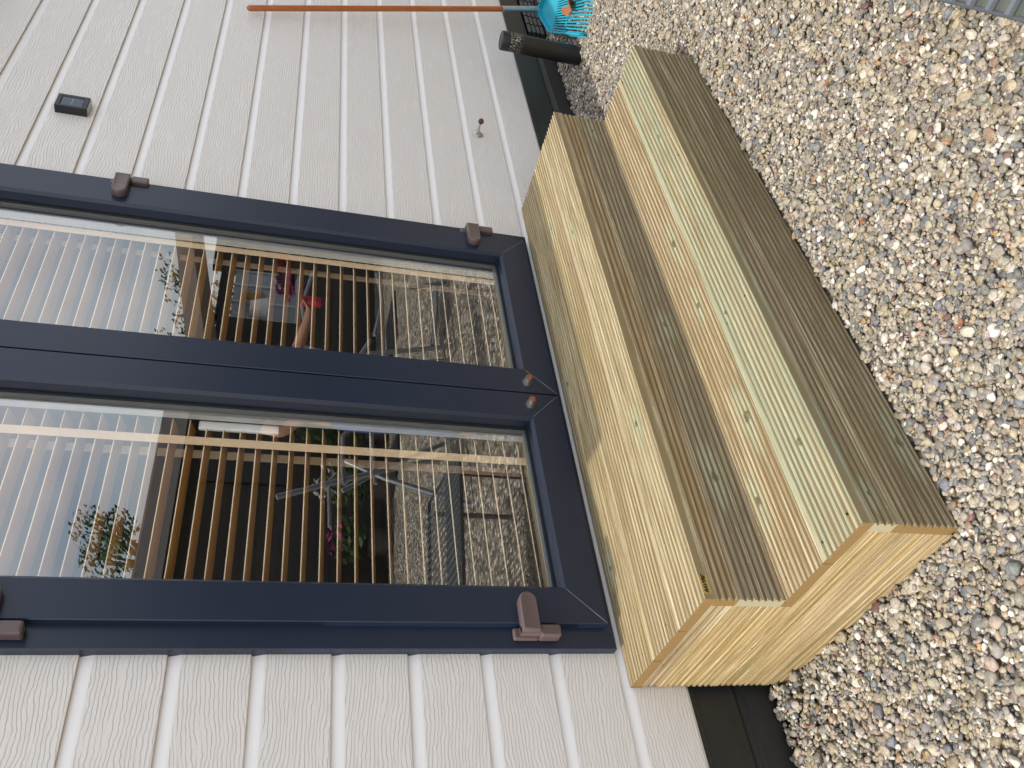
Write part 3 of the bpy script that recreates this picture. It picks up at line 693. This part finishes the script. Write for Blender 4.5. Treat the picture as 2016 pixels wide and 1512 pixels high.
# ---------------------------------------------------------------- gravel
gr = random.Random(11); rs = np.random.RandomState(11)
def mound(x, y): return .028 * math.exp(-((y - .02) / .10) ** 2)
def in_steps(x, y, e=0): return (-e < x < W + e and y > -D1 - e)
poly = [(5.2, .03), (4.4, -.62), (3.2, -.98), (.95, -1.85), (.2, -1.75), (-.62, -1.05), (-.85, .03)]
def inside(x, y):
    c_ = False; n = len(poly)
    for i in range(n):
        x1, y1 = poly[i]; x2, y2 = poly[(i + 1) % n]
        if (y1 > y) != (y2 > y) and x < (x2 - x1) * (y - y1) / (y2 - y1) + x1: c_ = not c_
    return c_
CELL = .0028
gx0, gx1, gy0, gy1 = -.9, 5.25, -1.9, .06
nx_, ny_ = int((gx1 - gx0) / CELL), int((gy1 - gy0) / CELL)
yy_ = gy0 + (np.arange(ny_) + .5) * CELL
hm = np.tile((-.016 + .028 * np.exp(-((yy_ - .02) / .10) ** 2))[None, :], (nx_, 1))
PV = []; PS = []; PR = []; PC = []; PI = []
palette = [((.44, .385, .29), 25), ((.345, .315, .26), 20), ((.28, .265, .24), 15), ((.20, .20, .20), 8), ((.46, .385, .26), 10), ((.60, .55, .46), 13), ((.76, .72, .65), 5.5),
           ((.28, .235, .155), 7), ((.46, .28, .13), .8), ((.22, .12, .10), .9), ((.40, .28, .20), 2), ((.19, .205, .225), 6), ((.44, .35, .28), 2)]
pc = np.array([p_[0] for p_ in palette]) * .83; pw = np.array([p_[1] for p_ in palette], float); pw /= pw.sum()
NP = 205000
X = rs.uniform(gx0 + .03, gx1 - .03, NP); Y = rs.uniform(gy0 + .03, .026, NP)
u = rs.rand(NP)
R_ = np.exp(rs.normal(math.log(.0046), .35, NP)).clip(.0023, .0118)
CI = rs.choice(len(palette), NP, p=pw)
for i in range(NP):
    x, y = X[i], Y[i]; r = R_[i]
    if in_steps(x, y, r * .8): continue
    if y > .016 - r: continue
    if not inside(x, y): continue
    far = x > 3.0
    if r < .004 and far and u[i] < .5: continue
    el = rs.uniform(.50, 1.0); fl_ = rs.uniform(.42, .75); a = rs.uniform(0, 6.283)
    sx, sy, sz = r * 1.25, r * 1.25 * el, r * 1.25 * fl_
    ix, iy = int((x - gx0) / CELL), int((y - gy0) / CELL); k = max(1, int(r / CELL))
    sub = hm[max(0, ix - k):ix + k + 1, max(0, iy - k):iy + k + 1]
    if sub.size == 0: continue
    h0 = float(sub.mean()) * .68 + float(sub.max()) * .32; base = -.016 + .028 * math.exp(-((y - .02) / .10) ** 2)
    if h0 > base + .024: continue
    z = h0 + sz * .35
    nb = 2 * k + 1
    gx_ = (np.arange(sub.shape[0]) - sub.shape[0] // 2)[:, None] * CELL; gy_ = (np.arange(sub.shape[1]) - sub.shape[1] // 2)[None, :] * CELL
    dd = 1 - (gx_ ** 2 + gy_ ** 2) / (sx * sy)
    top = z + sz * np.sqrt(np.clip(dd, 0, 1)); mask = dd > 0
    sub[mask] = np.maximum(sub[mask], top[mask])
    PV.append((x, y, z)); PS.append((sx, sy, sz)); PR.append((rs.normal(0, .28), rs.normal(0, .28), a))
    c_ = pc[CI[i]] * rs.uniform(.78, 1.22); c_ = c_ * (1 + rs.normal(0, .018, 3)); PC.append(tuple(c_)); PI.append(rs.randint(0, 6))
print('pebbles', len(PV))
def m_pebble():
    g = NT('river_pebble'); at = g.n('ShaderNodeAttribute', attribute_type='INSTANCER', attribute_name='pcol'); o = g.obj()
    rn = g.n('ShaderNodeAttribute', attribute_type='INSTANCER', attribute_name='prnd')
    ofs = g.n('ShaderNodeVectorMath', operation='ADD'); g.l(o, ofs.inputs[0]); sc_ = g.n('ShaderNodeVectorMath', operation='SCALE'); g.l(at.outputs['Vector'], sc_.inputs[0]); sc_.inputs['Scale'].default_value = 57; g.l(sc_.outputs[0], ofs.inputs[1])
    v_ = ofs.outputs[0]
    f = g.noise(v_, 2.2, 5, .65); f2 = g.noise(v_, 9, 2)
    m1 = g.n('ShaderNodeVectorMath', operation='SCALE'); g.l(at.outputs['Color'], m1.inputs[0]); g.l(g.ss(f, .25, .75, .72, 1.30), m1.inputs['Scale'])
    c_ = m1.outputs[0]
    band = g.ss(g.math('PINGPONG', g.math('ADD', g.xyz(g.map(v_, (.8, .5, .3)))[0], g.math('MULTIPLY', f, .8)), .5), .035, .01)
    c_ = g.mix(g.math('MULTIPLY', band, .28), c_, (.55, .52, .45))
    c_ = g.mix(g.math('MULTIPLY', g.ss(f2, .62, .72), .25), c_, (.12, .10, .08))
    g.bump(f, .0007, .5)
    return g.fin(c_, .55, 0, .4)
M_PEB = m_pebble()
me = bpy.data.meshes.new('gravel'); me.from_pydata(PV, [], [])
def attr(nm, ty, data, key):
    a = me.attributes.new(nm, ty, 'POINT'); a.data.foreach_set(key, np.array(data, dtype=(np.int32 if ty == 'INT' else np.float32)).ravel())
attr('pscale', 'FLOAT_VECTOR', PS, 'vector'); attr('prot', 'FLOAT_VECTOR', PR, 'vector'); attr('pcol', 'FLOAT_VECTOR', PC, 'vector'); attr('pidx', 'INT', PI, 'value')
grv = bpy.data.objects.new('gravel', me); COL.objects.link(grv); me.materials.append(M_PEB)
tag(grv, 'mixed round river pebbles around the wooden steps', 'gravel', kind='stuff')
ng = bpy.data.node_groups.new('pebbles', 'GeometryNodeTree'); ng.interface.new_socket('Geometry', in_out='INPUT', socket_type='NodeSocketGeometry'); ng.interface.new_socket('Geometry', in_out='OUTPUT', socket_type='NodeSocketGeometry')
gi = ng.nodes.new('NodeGroupInput'); go = ng.nodes.new('NodeGroupOutput'); L = ng.links.new
g2i = ng.nodes.new('GeometryNodeGeometryToInstance')
for k in range(6):
    ico = ng.nodes.new('GeometryNodeMeshIcoSphere'); ico.inputs['Radius'].default_value = 1; ico.inputs['Subdivisions'].default_value = 3
    sp = ng.nodes.new('GeometryNodeSetPosition'); nn = ng.nodes.new('ShaderNodeTexNoise'); nn.inputs['Scale'].default_value = .75; nn.inputs['Detail'].default_value = 1.0
    ps = ng.nodes.new('GeometryNodeInputPosition'); ad = ng.nodes.new('ShaderNodeVectorMath'); ad.operation = 'ADD'; ad.inputs[1].default_value = (k * 5.1, k * 2.7, 0)
    L(ps.outputs[0], ad.inputs[0]); L(ad.outputs[0], nn.inputs['Vector'])
    sb2 = ng.nodes.new('ShaderNodeVectorMath'); sb2.operation = 'SUBTRACT'; sb2.inputs[1].default_value = (.5, .5, .5); L(nn.outputs['Color'], sb2.inputs[0])
    sc2 = ng.nodes.new('ShaderNodeVectorMath'); sc2.operation = 'SCALE'; sc2.inputs['Scale'].default_value = .8; L(sb2.outputs[0], sc2.inputs[0])
    L(sc2.outputs[0], sp.inputs['Offset']); L(ico.outputs['Mesh'], sp.inputs['Geometry'])
    ssm = ng.nodes.new('GeometryNodeSetShadeSmooth'); L(sp.outputs[0], ssm.inputs[0])
    smt = ng.nodes.new('GeometryNodeSetMaterial'); smt.inputs['Material'].default_value = M_PEB; L(ssm.outputs[0], smt.inputs[0]); L(smt.outputs[0], g2i.inputs[0])
iop = ng.nodes.new('GeometryNodeInstanceOnPoints'); iop.inputs['Pick Instance'].default_value = True
def na(nm, dt):
    x = ng.nodes.new('GeometryNodeInputNamedAttribute'); x.data_type = dt; x.inputs[0].default_value = nm; return x.outputs[0]
L(gi.outputs[0], iop.inputs['Points']); L(g2i.outputs[0], iop.inputs['Instance']); L(na('pidx', 'INT'), iop.inputs['Instance Index']); L(na('prot', 'FLOAT_VECTOR'), iop.inputs['Rotation']); L(na('pscale', 'FLOAT_VECTOR'), iop.inputs['Scale'])
L(iop.outputs[0], go.inputs[0])
grv.modifiers.new('pebbles', 'NODES').node_group = ng

def m_ground():
    g = NT('gravel_ground'); o = g.obj()
    vd = g.n('ShaderNodeTexVoronoi'); g.l(g.map(o, (1, 1, .0)), vd.inputs['Vector']); vd.inputs['Scale'].default_value = 36
    rn = g.xyz(vd.outputs['Color'])[0]
    stops = [(0, (.10, .095, .09)), (.2, (.52, .45, .33)), (.35, (.30, .26, .20)), (.5, (.09, .09, .095)), (.6, (.62, .50, .32)), (.72, (.82, .75, .62)), (.86, (.20, .16, .10)), (1, (.90, .86, .76))]
    c_ = g.ramp(rn, stops); dk = g.ss(vd.outputs['Distance'], .35, .62); c_ = g.mix(g.math('MULTIPLY', dk, .6), c_, (.06, .05, .04))
    g.bump(g.math('SUBTRACT', 1.0, vd.outputs['Distance']), .009, 1)
    return g.fin(c_, .75, 0, .3)
M_GND = m_ground()
gm_ = MB()
pts2 = [(-40, -40), (60, -40), (60, 30), (-40, 30)]
# one sheet with a shallow dip under the modelled pebbles
XSg = [-400, -1.2, -.9, 5.3, 5.6, 400]; YSg = [-400, -2.2, -1.9, .035, .05, 400]
vv = [(x, y, -.017 if (-1.0 < x < 5.4 and -2.0 < y < .04) else (-.004 if y < .045 else -.02)) for x in XSg for y in YSg]
ff = [(i * 6 + k, (i + 1) * 6 + k, (i + 1) * 6 + k + 1, i * 6 + k + 1) for i in range(5) for k in range(5)]
gm_.add(vv, ff); gnd = gm_.build('ground', M_GND); tag(gnd, kind='structure')
# coarse loose pebbles beyond the detailed strip
PV2 = []
# ---------------------------------------------------------------- straws and dead leaves on the gravel
M_STRAW = paint('pale_straw', (.40, .27, .14), .8)
for i, (px_, py_, a, ln_) in enumerate(((1.33, -.93, 1.0, .07), (1.02, -.985, 2.6, .05), (2.78, -.04, .2, .07))):
    m = MB(); q = [Vector((0, 0, 0))]
    for k in range(8): q.append(q[-1] + Vector((math.cos(a + .12 * k), math.sin(a + .12 * k), .0)) * ln_ / 8)
    m.tube([p_ + Vector((px_, py_, .014 + .006 * math.sin(k_ * .6))) for k_, p_ in enumerate(q)], .0011, 6)
    tag(m.build('dry_stalk', M_STRAW), ('thin curved dry stalk lying on sunlit gravel beyond the lower riser', 'short straight dry stalk lying on gravel nearest the metal table', 'pale curved stalk lying by the dark plinth between tube and steps')[i], 'stalk')
for i, (c_, s_, a, lb_) in enumerate((((.70, -.93, .016), .014, .4, 'small reddish leaf scrap on gravel beside the lower riser'), ((.30, -.98, .016), .016, 1.9, 'brown leaf scrap on gravel in front of the near end of the steps'), ((1.10, -1.06, .016), .013, 2.6, 'tiny brown leaf scrap on gravel closest to the metal table'), ((-.14, -.10, .03), .013, .8, 'brown leaf scrap on gravel by the plinth left of the steps'))):
    dry_leaf('dry_leaf', c_, s_, a, 20 + i, lb_)

# ---------------------------------------------------------------- metal table table (corner in view, whole in the reflection)
gt = empty('garden_table', (.7, -1.75, 0), label='low grey metal table with a barred top over a grey panel at the gravel edge', cat='table')
M_GREY = paint('grey_galvanised_bar', (.15, .17, .185), .45, .3); M_DGREY = paint('dark_grey_edge', (.075, .083, .095), .45); M_TILE = paint('grey_green_panel', (.10, .115, .10), .3, scale=12)
ZT = .43
A0 = Vector((.1828, -1.5551, 0)); A1 = Vector((.3628, -1.5058, 0)); e = (A1 - A0).normalized(); q = Vector((e.y, -e.x, 0))
O = A0 - e * .30 + q * .003; LE = 1.80; DE = .70
m = MB()
def fb(a, b, wdt, ht, zc): m.bar(a + Vector((0, 0, zc)), b + Vector((0, 0, zc)), wdt, ht)
fb(O, O + e * LE, .0065, .018, ZT - .011); fb(O + q * DE, O + e * LE + q * DE, .0065, .018, ZT - .011); fb(O, O + q * DE, .0065, .018, ZT - .011); fb(O + e * LE, O + e * LE + q * DE, .0065, .018, ZT - .011)
m.build('edge_frame', M_DGREY, gt, bevel=.002)
m = MB(); t = .02
sk = e * -.10
while t < LE - .08:
    m.bar(O + e * (t + .075) + q * .001 + Vector((0, 0, ZT + .003)), O + e * (t + .075) + sk * (DE) + q * (DE - .004) + Vector((0, 0, ZT + .003)), .0078, .007); t += .039
m.build('bars', M_GREY, gt)
m = MB(); m.obox(O + e * LE / 2 + q * .150 + Vector((0, 0, ZT - .010)), e * (LE / 2 - .004), q * .1465, (0, 0, .004)); m.build('panel', M_TILE, gt)
for a in (.08, LE - .08):
    for b_ in (.06, DE - .06):
        m = MB(); p_ = O + e * a + q * b_; m.tube([(p_.x, p_.y, -.02), (p_.x, p_.y, ZT - .024)], .014, 10); m.build('leg', M_DGREY, gt, smooth=True)

# ---------------------------------------------------------------- neighbour's house and garden, seen in the glass
def m_darkboards():
    g = NT('dark_stained_boards'); o = g.obj(); x, y, z = g.xyz(o); f = g.math('PINGPONG', g.math('MULTIPLY', z, 1 / .14), .5)
    n_ = g.noise(g.map(o, (1.5, 1.5, 30)), 1, 4); c_ = g.mix(n_, (.020, .018, .015), (.048, .040, .030)); c_ = g.mix(g.ss(f, .06, .02), c_, (.003, .003, .003))
    g.bump(f, .02, .4); return g.fin(c_, .6)
M_DB = m_darkboards(); M_FASC = paint('beige_fascia', (.26, .235, .21), .6); M_SOFF = paint('brown_soffit', (.13, .085, .05), .7)
nb = empty('neighbour_chalet', (4.2, -5.6, 0), label='dark boarded building with a pale fascia reflected in the left door pane', cat='building')
m = MB(); m.box((2.2, -5.6, -.02), (5.9, -5.5, 2.05)); m.box((2.2, -8, -.02), (2.3, -5.61, 2.05)); m.box((5.8, -8, -.02), (5.9, -5.61, 2.05)); m.build('wall', M_DB, nb)
m = MB(); m.box((1.8, -8.2, 2.052), (6.0, -5.18, 2.14), 1); m.box((1.79, -5.178, 2.02), (6.01, -5.14, 2.26), 0); m.box((1.79, -8.2, 2.141), (6.01, -5.18, 2.24), 0); m.build('roof', [M_FASC, M_SOFF], nb)
m = MB(); m.box((4.55, -5.499, 1.0), (5.1, -5.48, 1.85)); wnd = m.build('window', M_BLACKP, nb)
nb2 = empty('garden_shelter', (7.6, -5.6, 0), label='dark garden shelter with a sloping roof reflected in the right door pane', cat='building')
m = MB(); m.box((6.4, -5.9, -.02), (11.5, -5.8, 1.0), 0); m.box((6.4, -5.9, 1.0), (7.3, -5.8, 1.95)); m.box((8.25, -5.9, 1.0), (11.5, -5.8, 2.1)); m.box((7.3, -5.9, 1.82), (8.25, -5.8, 1.98)); m.build('wall', M_DB, nb2)
m = MB(); m.add([(6.2, -5.1, 1.86), (12, -5.1, 2.95), (12, -8, 2.95), (6.2, -8, 1.86), (6.2, -5.1, 1.99), (12, -5.1, 3.1), (12, -8, 3.1), (6.2, -8, 1.99)], [(0, 3, 2, 1), (4, 5, 6, 7), (0, 1, 5, 4), (2, 3, 7, 6), (1, 2, 6, 5), (3, 0, 4, 7)], 0); m.build('roof', M_SOFF, nb2)
M_PWIN = paint('pale_window_pane', (.42, .46, .52), .25)
m = MB(); m.box((7.32, -5.85, 1.02), (8.23, -5.84, 1.80)); wn = m.build('window', M_PWIN, nb2)
m = MB()
for x in (7.30, 7.62, 7.94, 8.22): m.box((x, -5.84, 1.0), (x + .035, -5.82, 1.82))
m.box((7.30, -5.84, .98), (8.26, -5.80, 1.02)); m.build('frame', M_WHITE, wn)
m = MB(); m.tube([(7.17, -5.5, 1.36), (7.17, -5.5, 1.57)], [.15, .10], 24); sh = m.build('hanging_lampshade', M_WHITE, smooth=True); tag(sh, 'white tapered lampshade reflected in the right door pane', 'lampshade')
M_STRW = paint('straw_yellow', (.42, .26, .08), .8)
m = MB()
for k in range(26):
    a = 2 * math.pi * k / 26; c0 = Vector((7.62, -5.72, 1.56)); m.bar(c0 + Vector((math.cos(a), 0, math.sin(a))) * .05, c0 + Vector((math.cos(a), 0, math.sin(a))) * .17, .012, .006)
m.tube([(7.62, -5.74, 1.56), (7.62, -5.70, 1.56)], .055, 16); sf = m.build('sunburst_ornament', M_STRW); tag(sf, 'straw sunburst ornament reflected near the top of the right pane', 'ornament')
M_LEAF = paint('leaf_green', (.05, .095, .022), .6, var=.4, scale=9); M_RED = paint('red_petals', (.42, .02, .03), .6); M_PINK = paint('magenta_petals', (.42, .05, .22), .6); M_WF = paint('white_petals', (.62, .52, .50), .6); M_TERRA = paint('dark_pot', (.06, .045, .04), .7)
def foliage(m, c, rx, rz, n, sz, seed, mi=0, ry=None):
    r = random.Random(seed); ry = ry or rx
    for _ in range(n):
        while True:
            p_ = Vector((r.uniform(-1, 1), r.uniform(-1, 1), r.uniform(-1, 1)))
            if p_.length < 1: break
        q_ = Vector(c) + Vector((p_.x * rx, p_.y * ry, p_.z * rz)); a = Vector((r.gauss(0, 1), r.gauss(0, 1), r.gauss(0, 1))).normalized(); b = a.orthogonal().normalized(); s_ = sz * r.uniform(.6, 1.3)
        c2 = a.cross(b)
        m.add([q_ - b * s_, q_ - c2 * s_ * .45, q_ + b * s_, q_ + c2 * s_ * .45], [(0, 1, 2, 3)], mi)
def potted(name, loc, seed, fmat, label, h=.45, n=260):
    r = empty(name, loc, label=label, cat='plant'); x, y, z = loc
    m = MB(); m.tube([(x, y, z), (x, y, z + .24)], [.11, .15], 18); m.build('pot', M_TERRA, r, smooth=True)
    m = MB(); foliage(m, (x, y, z + .24 + h / 2), .24, h / 2, n, .05, seed); m.build('leaves', M_LEAF, r)
    m = MB(); foliage(m, (x, y, z + .30 + h * .65), .20, h * .35, n // 4, .035, seed + 1); m.build('flowers', fmat, r, kind='stuff')
potted('potted_plant', (3.72, -5.2, 0), 5, M_PINK, 'potted plant with magenta flowers reflected low in the left pane', .35)
potted('potted_plant', (4.25, -5.0, 0), 6, M_WF, 'potted plant with white flowers reflected in the left pane', .5)
potted('potted_plant', (5.1, -5.2, 0), 8, M_LEAF, 'leafy green potted plant reflected beside the middle stiles', .75)
hbk = empty('hanging_basket', (7.72, -5.4, 1.2), label='hanging basket of red and pink flowers reflected in the right pane', cat='plant')
m = MB(); m.tube([(7.72, -5.4, 1.06), (7.72, -5.4, 1.18)], [.07, .13], 16); m.build('basket', M_TERRA, hbk); m = MB(); foliage(m, (7.9, -5.4, 1.2), .2, .12, 120, .045, 3); m.build('red_flowers', M_RED, hbk)
m = MB(); foliage(m, (7.55, -5.4, 1.17), .2, .12, 130, .045, 4); m.build('pink_flowers', M_PINK, hbk); m = MB(); foliage(m, (7.72, -5.4, 1.16), .2, .12, 120, .05, 9); m.build('leaves', M_LEAF, hbk)
# tree beyond the neighbour's roof
def tree(name, loc, h, rx, seed, label, n):
    r = empty(name, loc, label=label, cat='tree', group='trees beyond the neighbouring buildings'); x, y, z = loc; rr = random.Random(seed)
    t = MB(); t.tube([(x, y, 0), (x + .05, y, h * .35), (x, y + .05, h * .6), (x + .1, y, h * .9)], [.16, .12, .08, .02], 10); tips = []
    for k in range(16):
        a = rr.uniform(0, 6.28); z0_ = h * rr.uniform(.45, .8); tip = (x + math.cos(a) * rx * rr.uniform(.4, .95), y + math.sin(a) * rx * rr.uniform(.4, .95), z0_ + rr.uniform(.15, .9) * (h - z0_)); tips.append(tip)
        t.tube([(x, y, z0_ * .9), tip], [.04, .01], 6)
    t.build('trunk', M_SOFF, r); m = MB()
    for i, tp in enumerate(tips): foliage(m, tp, rx * .34, rx * .28, n // 16, .05, seed * 31 + i)
    m.build('crown', M_LEAF, r)
tree('garden_tree', (6.9, -11.2, 0), 3.9, 1.0, 2, 'loose green tree above the roof line reflected in the left pane', 1900)
tree('garden_tree', (12.6, -11, 0), 3.6, 1.3, 7, 'leafy tree reflected at the far edge of the right pane', 1500)
# folding metal chair frame
M_TUBE = paint('silver_tube', (.34, .36, .39), .35, .7)
def chair(loc, label, tubes, seat):
    ch = empty('folding_chair', loc, label=label, cat='chair', group='folded-out garden chairs facing the wall')
    for nm, r_, pts_ in tubes:
        m = MB(); m.tube(pts_, r_, 10); m.build(nm, M_TUBE, ch, smooth=True)
    m = MB(); m.obox(seat[0], seat[1], seat[2], (0, 0, .006)); m.build('seat', M_BLACKP, ch)
y = -2.4
chair((2.6, y, 0), 'silver tube garden chair frame reflected in the left pane', [
    ('leg', .018, [(2.206, y, 1.188), (2.315, y, .914), (2.409, y, .655), (2.62, y, .02)]), ('leg', .017, [(2.55, y - .05, .80), (2.40, y - .02, .546), (2.22, y, .02)]),
    ('armrest', .014, [(2.30, y + .03, .80), (2.45, y + .03, .815), (2.677, y + .03, .811), (2.766, y + .03, .74)]), ('armrest', .013, [(2.28, y - .4, .839), (2.633, y - .4, .851), (2.70, y - .4, .80)]),
    ('leg', .014, [(3.02, y - .1, .613), (2.695, y - .1, .609), (2.414, y - .1, .592)]), ('leg', .017, [(2.58, y - .42, .76), (2.844, y - .42, .399), (3.05, y - .42, .02)])], ((2.65, y - .22, .45), (.22, 0, -.02), (0, .2, 0)))
chair((3.9, y, 0), 'silver tube garden chair frame reflected low in the right pane', [
    ('leg', .018, [(4.22, y, .315), (4.34, y, .02)]), ('leg', .020, [(4.26, y, .10), (3.95, y, .12), (3.60, y, .165)]), ('leg', .018, [(3.43, y, .70), (3.467, y, .60), (3.62, y, .02)]), ('leg', .014, [(3.40, y - .08, .62), (3.56, y - .08, .03)]),
    ('armrest', .016, [(3.44, y, .69), (3.60, y, .62)]), ('back_frame', .024, [(3.765, y - .3, 1.10), (3.67, y - .3, .65), (3.572, y - .3, .218)]), ('back_frame', .013, [(3.74, y - .1, 1.068), (4.0, y - .1, 1.10), (4.37, y - .1, 1.036)]),
    ('armrest', .013, [(3.6, y + .05, .60), (3.967, y + .05, .531), (4.28, y + .05, .569)])], ((3.95, y - .22, .42), (.25, 0, 0), (0, .2, 0)))

# ---------------------------------------------------------------- person (seen only as a reflection)
def skin_obj(name, joints, edges, mat, parent, sub=2, root=0):
    me = bpy.data.meshes.new(name); me.from_pydata([j_[0] for j_ in joints], edges, []); me.update(); o = bpy.data.objects.new(name, me); COL.objects.link(o)
    me.materials.append(mat); md = o.modifiers.new('skin', 'SKIN'); md.use_smooth_shade = True
    for i, j_ in enumerate(joints):
        r_ = j_[1]; me.skin_vertices[0].data[i].radius = r_ if isinstance(r_, tuple) else (r_, r_); me.skin_vertices[0].data[i].use_root = (i == root)
    o.modifiers.new('sub', 'SUBSURF').levels = sub; o.modifiers['sub'].render_levels = sub
    if parent: o.parent = parent; o.matrix_parent_inverse = Matrix.Translation(-parent.location)
    return o
M_SKIN = paint('skin', (.50, .27, .18), .5); M_BLUE = paint('blue_cotton', (.055, .12, .27), .85); M_SHIRT = paint('dark_shirt', (.03, .035, .05), .85); M_HAIR = paint('brown_hair', (.05, .03, .018), .6); M_SHOE = paint('grey_shoe', (.1, .1, .1), .7)
bx, by = 2.56, -1.92
pe = empty('person', (bx, by, 0), label='person in blue trousers holding a red can reflected in the glass', cat='person')
J_ = [((bx, by, .98), (.15, .11)), ((bx, by, 1.14), (.135, .095)), ((bx, by, 1.33), (.16, .105)), ((bx, by, 1.44), (.07, .06)), ((bx, by, 1.51), (.05, .055)), ((bx, by + .01, 1.60), (.075, .09)), ((bx, by + .01, 1.70), (.065, .08)),
      ((bx - .17, by, 1.41), .055), ((bx - .245, by - .02, 1.20), .042), ((bx - .165, by + .07, 1.07), .030), ((bx - .13, by + .09, 1.04), .022),
      ((bx + .17, by, 1.41), .055), ((bx + .27, by + .04, 1.16), .042), ((bx + .44, by + .20, 1.10), .030), ((bx + .49, by + .235, 1.09), .024),
      ((bx - .10, by, .90), .085), ((bx - .11, by + .01, .50), .060), ((bx - .115, by - .01, .34), .052), ((bx - .12, by - .02, .09), .038), ((bx - .12, by + .13, .04), .032),
      ((bx + .10, by, .90), .085), ((bx + .11, by + .01, .50), .060), ((bx + .115, by - .01, .34), .052), ((bx + .12, by - .02, .09), .038), ((bx + .12, by + .13, .04), .032)]
E_ = [(0, 1), (1, 2), (2, 3), (3, 4), (4, 5), (5, 6), (2, 7), (7, 8), (8, 9), (9, 10), (2, 11), (11, 12), (12, 13), (13, 14), (0, 15), (15, 16), (16, 17), (17, 18), (18, 19), (0, 20), (20, 21), (21, 22), (22, 23), (23, 24)]
hd = len(J_)
# fingers as branches of the body skin
def fingers(root, base, dirs):
    for dv in dirs:
        p0 = Vector(base) + Vector(dv) * .035; p1 = p0 + Vector(dv) * .030; p2 = p1 + Vector((dv[0] * .3, dv[1] * .6, dv[2])) * .025
        i0 = len(J_); J_.extend([(tuple(p0), .0095), (tuple(p1), .0088), (tuple(p2), .0078)]); E_.extend([(root, i0), (i0, i0 + 1), (i0 + 1, i0 + 2)])
fingers(14, J_[14][0], [(.9, .5, .30), (.95, .45, .08), (.95, .4, -.16), (.85, .4, -.40), (.3, .8, .55)])
fingers(10, J_[10][0], [(.7, .5, -.1), (.72, .42, -.32), (.65, .35, -.52), (.5, .3, -.70), (.5, .8, .3)])
skin_obj('body', J_, E_, M_SKIN, pe, 2)
def shell(nm, js, es, mat): return skin_obj(nm, js, es, mat, pe, 2)
shell('trousers', [((bx, by, 1.02), (.172, .135)), ((bx, by, .92), (.18, .14)), ((bx - .105, by, .80), .105), ((bx - .112, by + .005, .50), .082), ((bx - .118, by - .01, .15), .068), ((bx + .105, by, .80), .105), ((bx + .112, by + .005, .50), .082), ((bx + .118, by - .01, .15), .068)], [(0, 1), (1, 2), (2, 3), (3, 4), (1, 5), (5, 6), (6, 7)], M_BLUE)
shell('shirt', [((bx, by, 1.02), (.168, .128)), ((bx, by, 1.16), (.158, .118)), ((bx, by, 1.33), (.178, .122)), ((bx, by, 1.425), (.10, .085)), ((bx - .17, by, 1.41), .074), ((bx - .215, by - .012, 1.28), .062), ((bx + .17, by, 1.41), .074), ((bx + .225, by + .02, 1.28), .062)], [(0, 1), (1, 2), (2, 3), (2, 4), (4, 5), (2, 6), (6, 7)], M_SHIRT)
shell('hair', [((bx, by - .02, 1.62), (.082, .088)), ((bx, by - .015, 1.72), (.080, .092)), ((bx, by - .01, 1.765), (.05, .06))], [(0, 1), (1, 2)], M_HAIR)
for s_ in (-1, 1): shell('shoe', [((bx + s_ * .12, by - .05, .045), .050), ((bx + s_ * .12, by + .06, .04), .048), ((bx + s_ * .12, by + .17, .03), .038)], [(0, 1), (1, 2)], M_SHOE)
for s_ in (-1, 1):
    fc = MB(); fc.tube([(bx + s_ * .03, by + .098, 1.655), (bx + s_ * .03, by + .104, 1.655)], .009, 10); fc.build('eye', M_INK, pe)
fc = MB(); fc.tube([(bx, by + .09, 1.65), (bx, by + .122, 1.612), (bx, by + .10, 1.605)], [.007, .013, .008], 10); fc.build('nose', M_SKIN, pe, smooth=True)
fc = MB(); fc.tube([(bx - .022, by + .097, 1.578), (bx, by + .103, 1.575), (bx + .022, by + .097, 1.578)], .005, 8); fc.build('mouth', M_RED, pe, smooth=True)
cn = MB(); cx, cy, cz = bx + .535, by + .27, 1.085; cn.tube([(cx, cy, cz - .058), (cx, cy, cz - .052), (cx, cy, cz + .048), (cx, cy, cz + .058)], [.026, .033, .033, .027], 24)
tag(cn.build('drink_can', M_RED, smooth=True), 'red drink can held by the person reflected in the glass', 'can')
S.render.resolution_x = 1024; S.render.resolution_y = 768
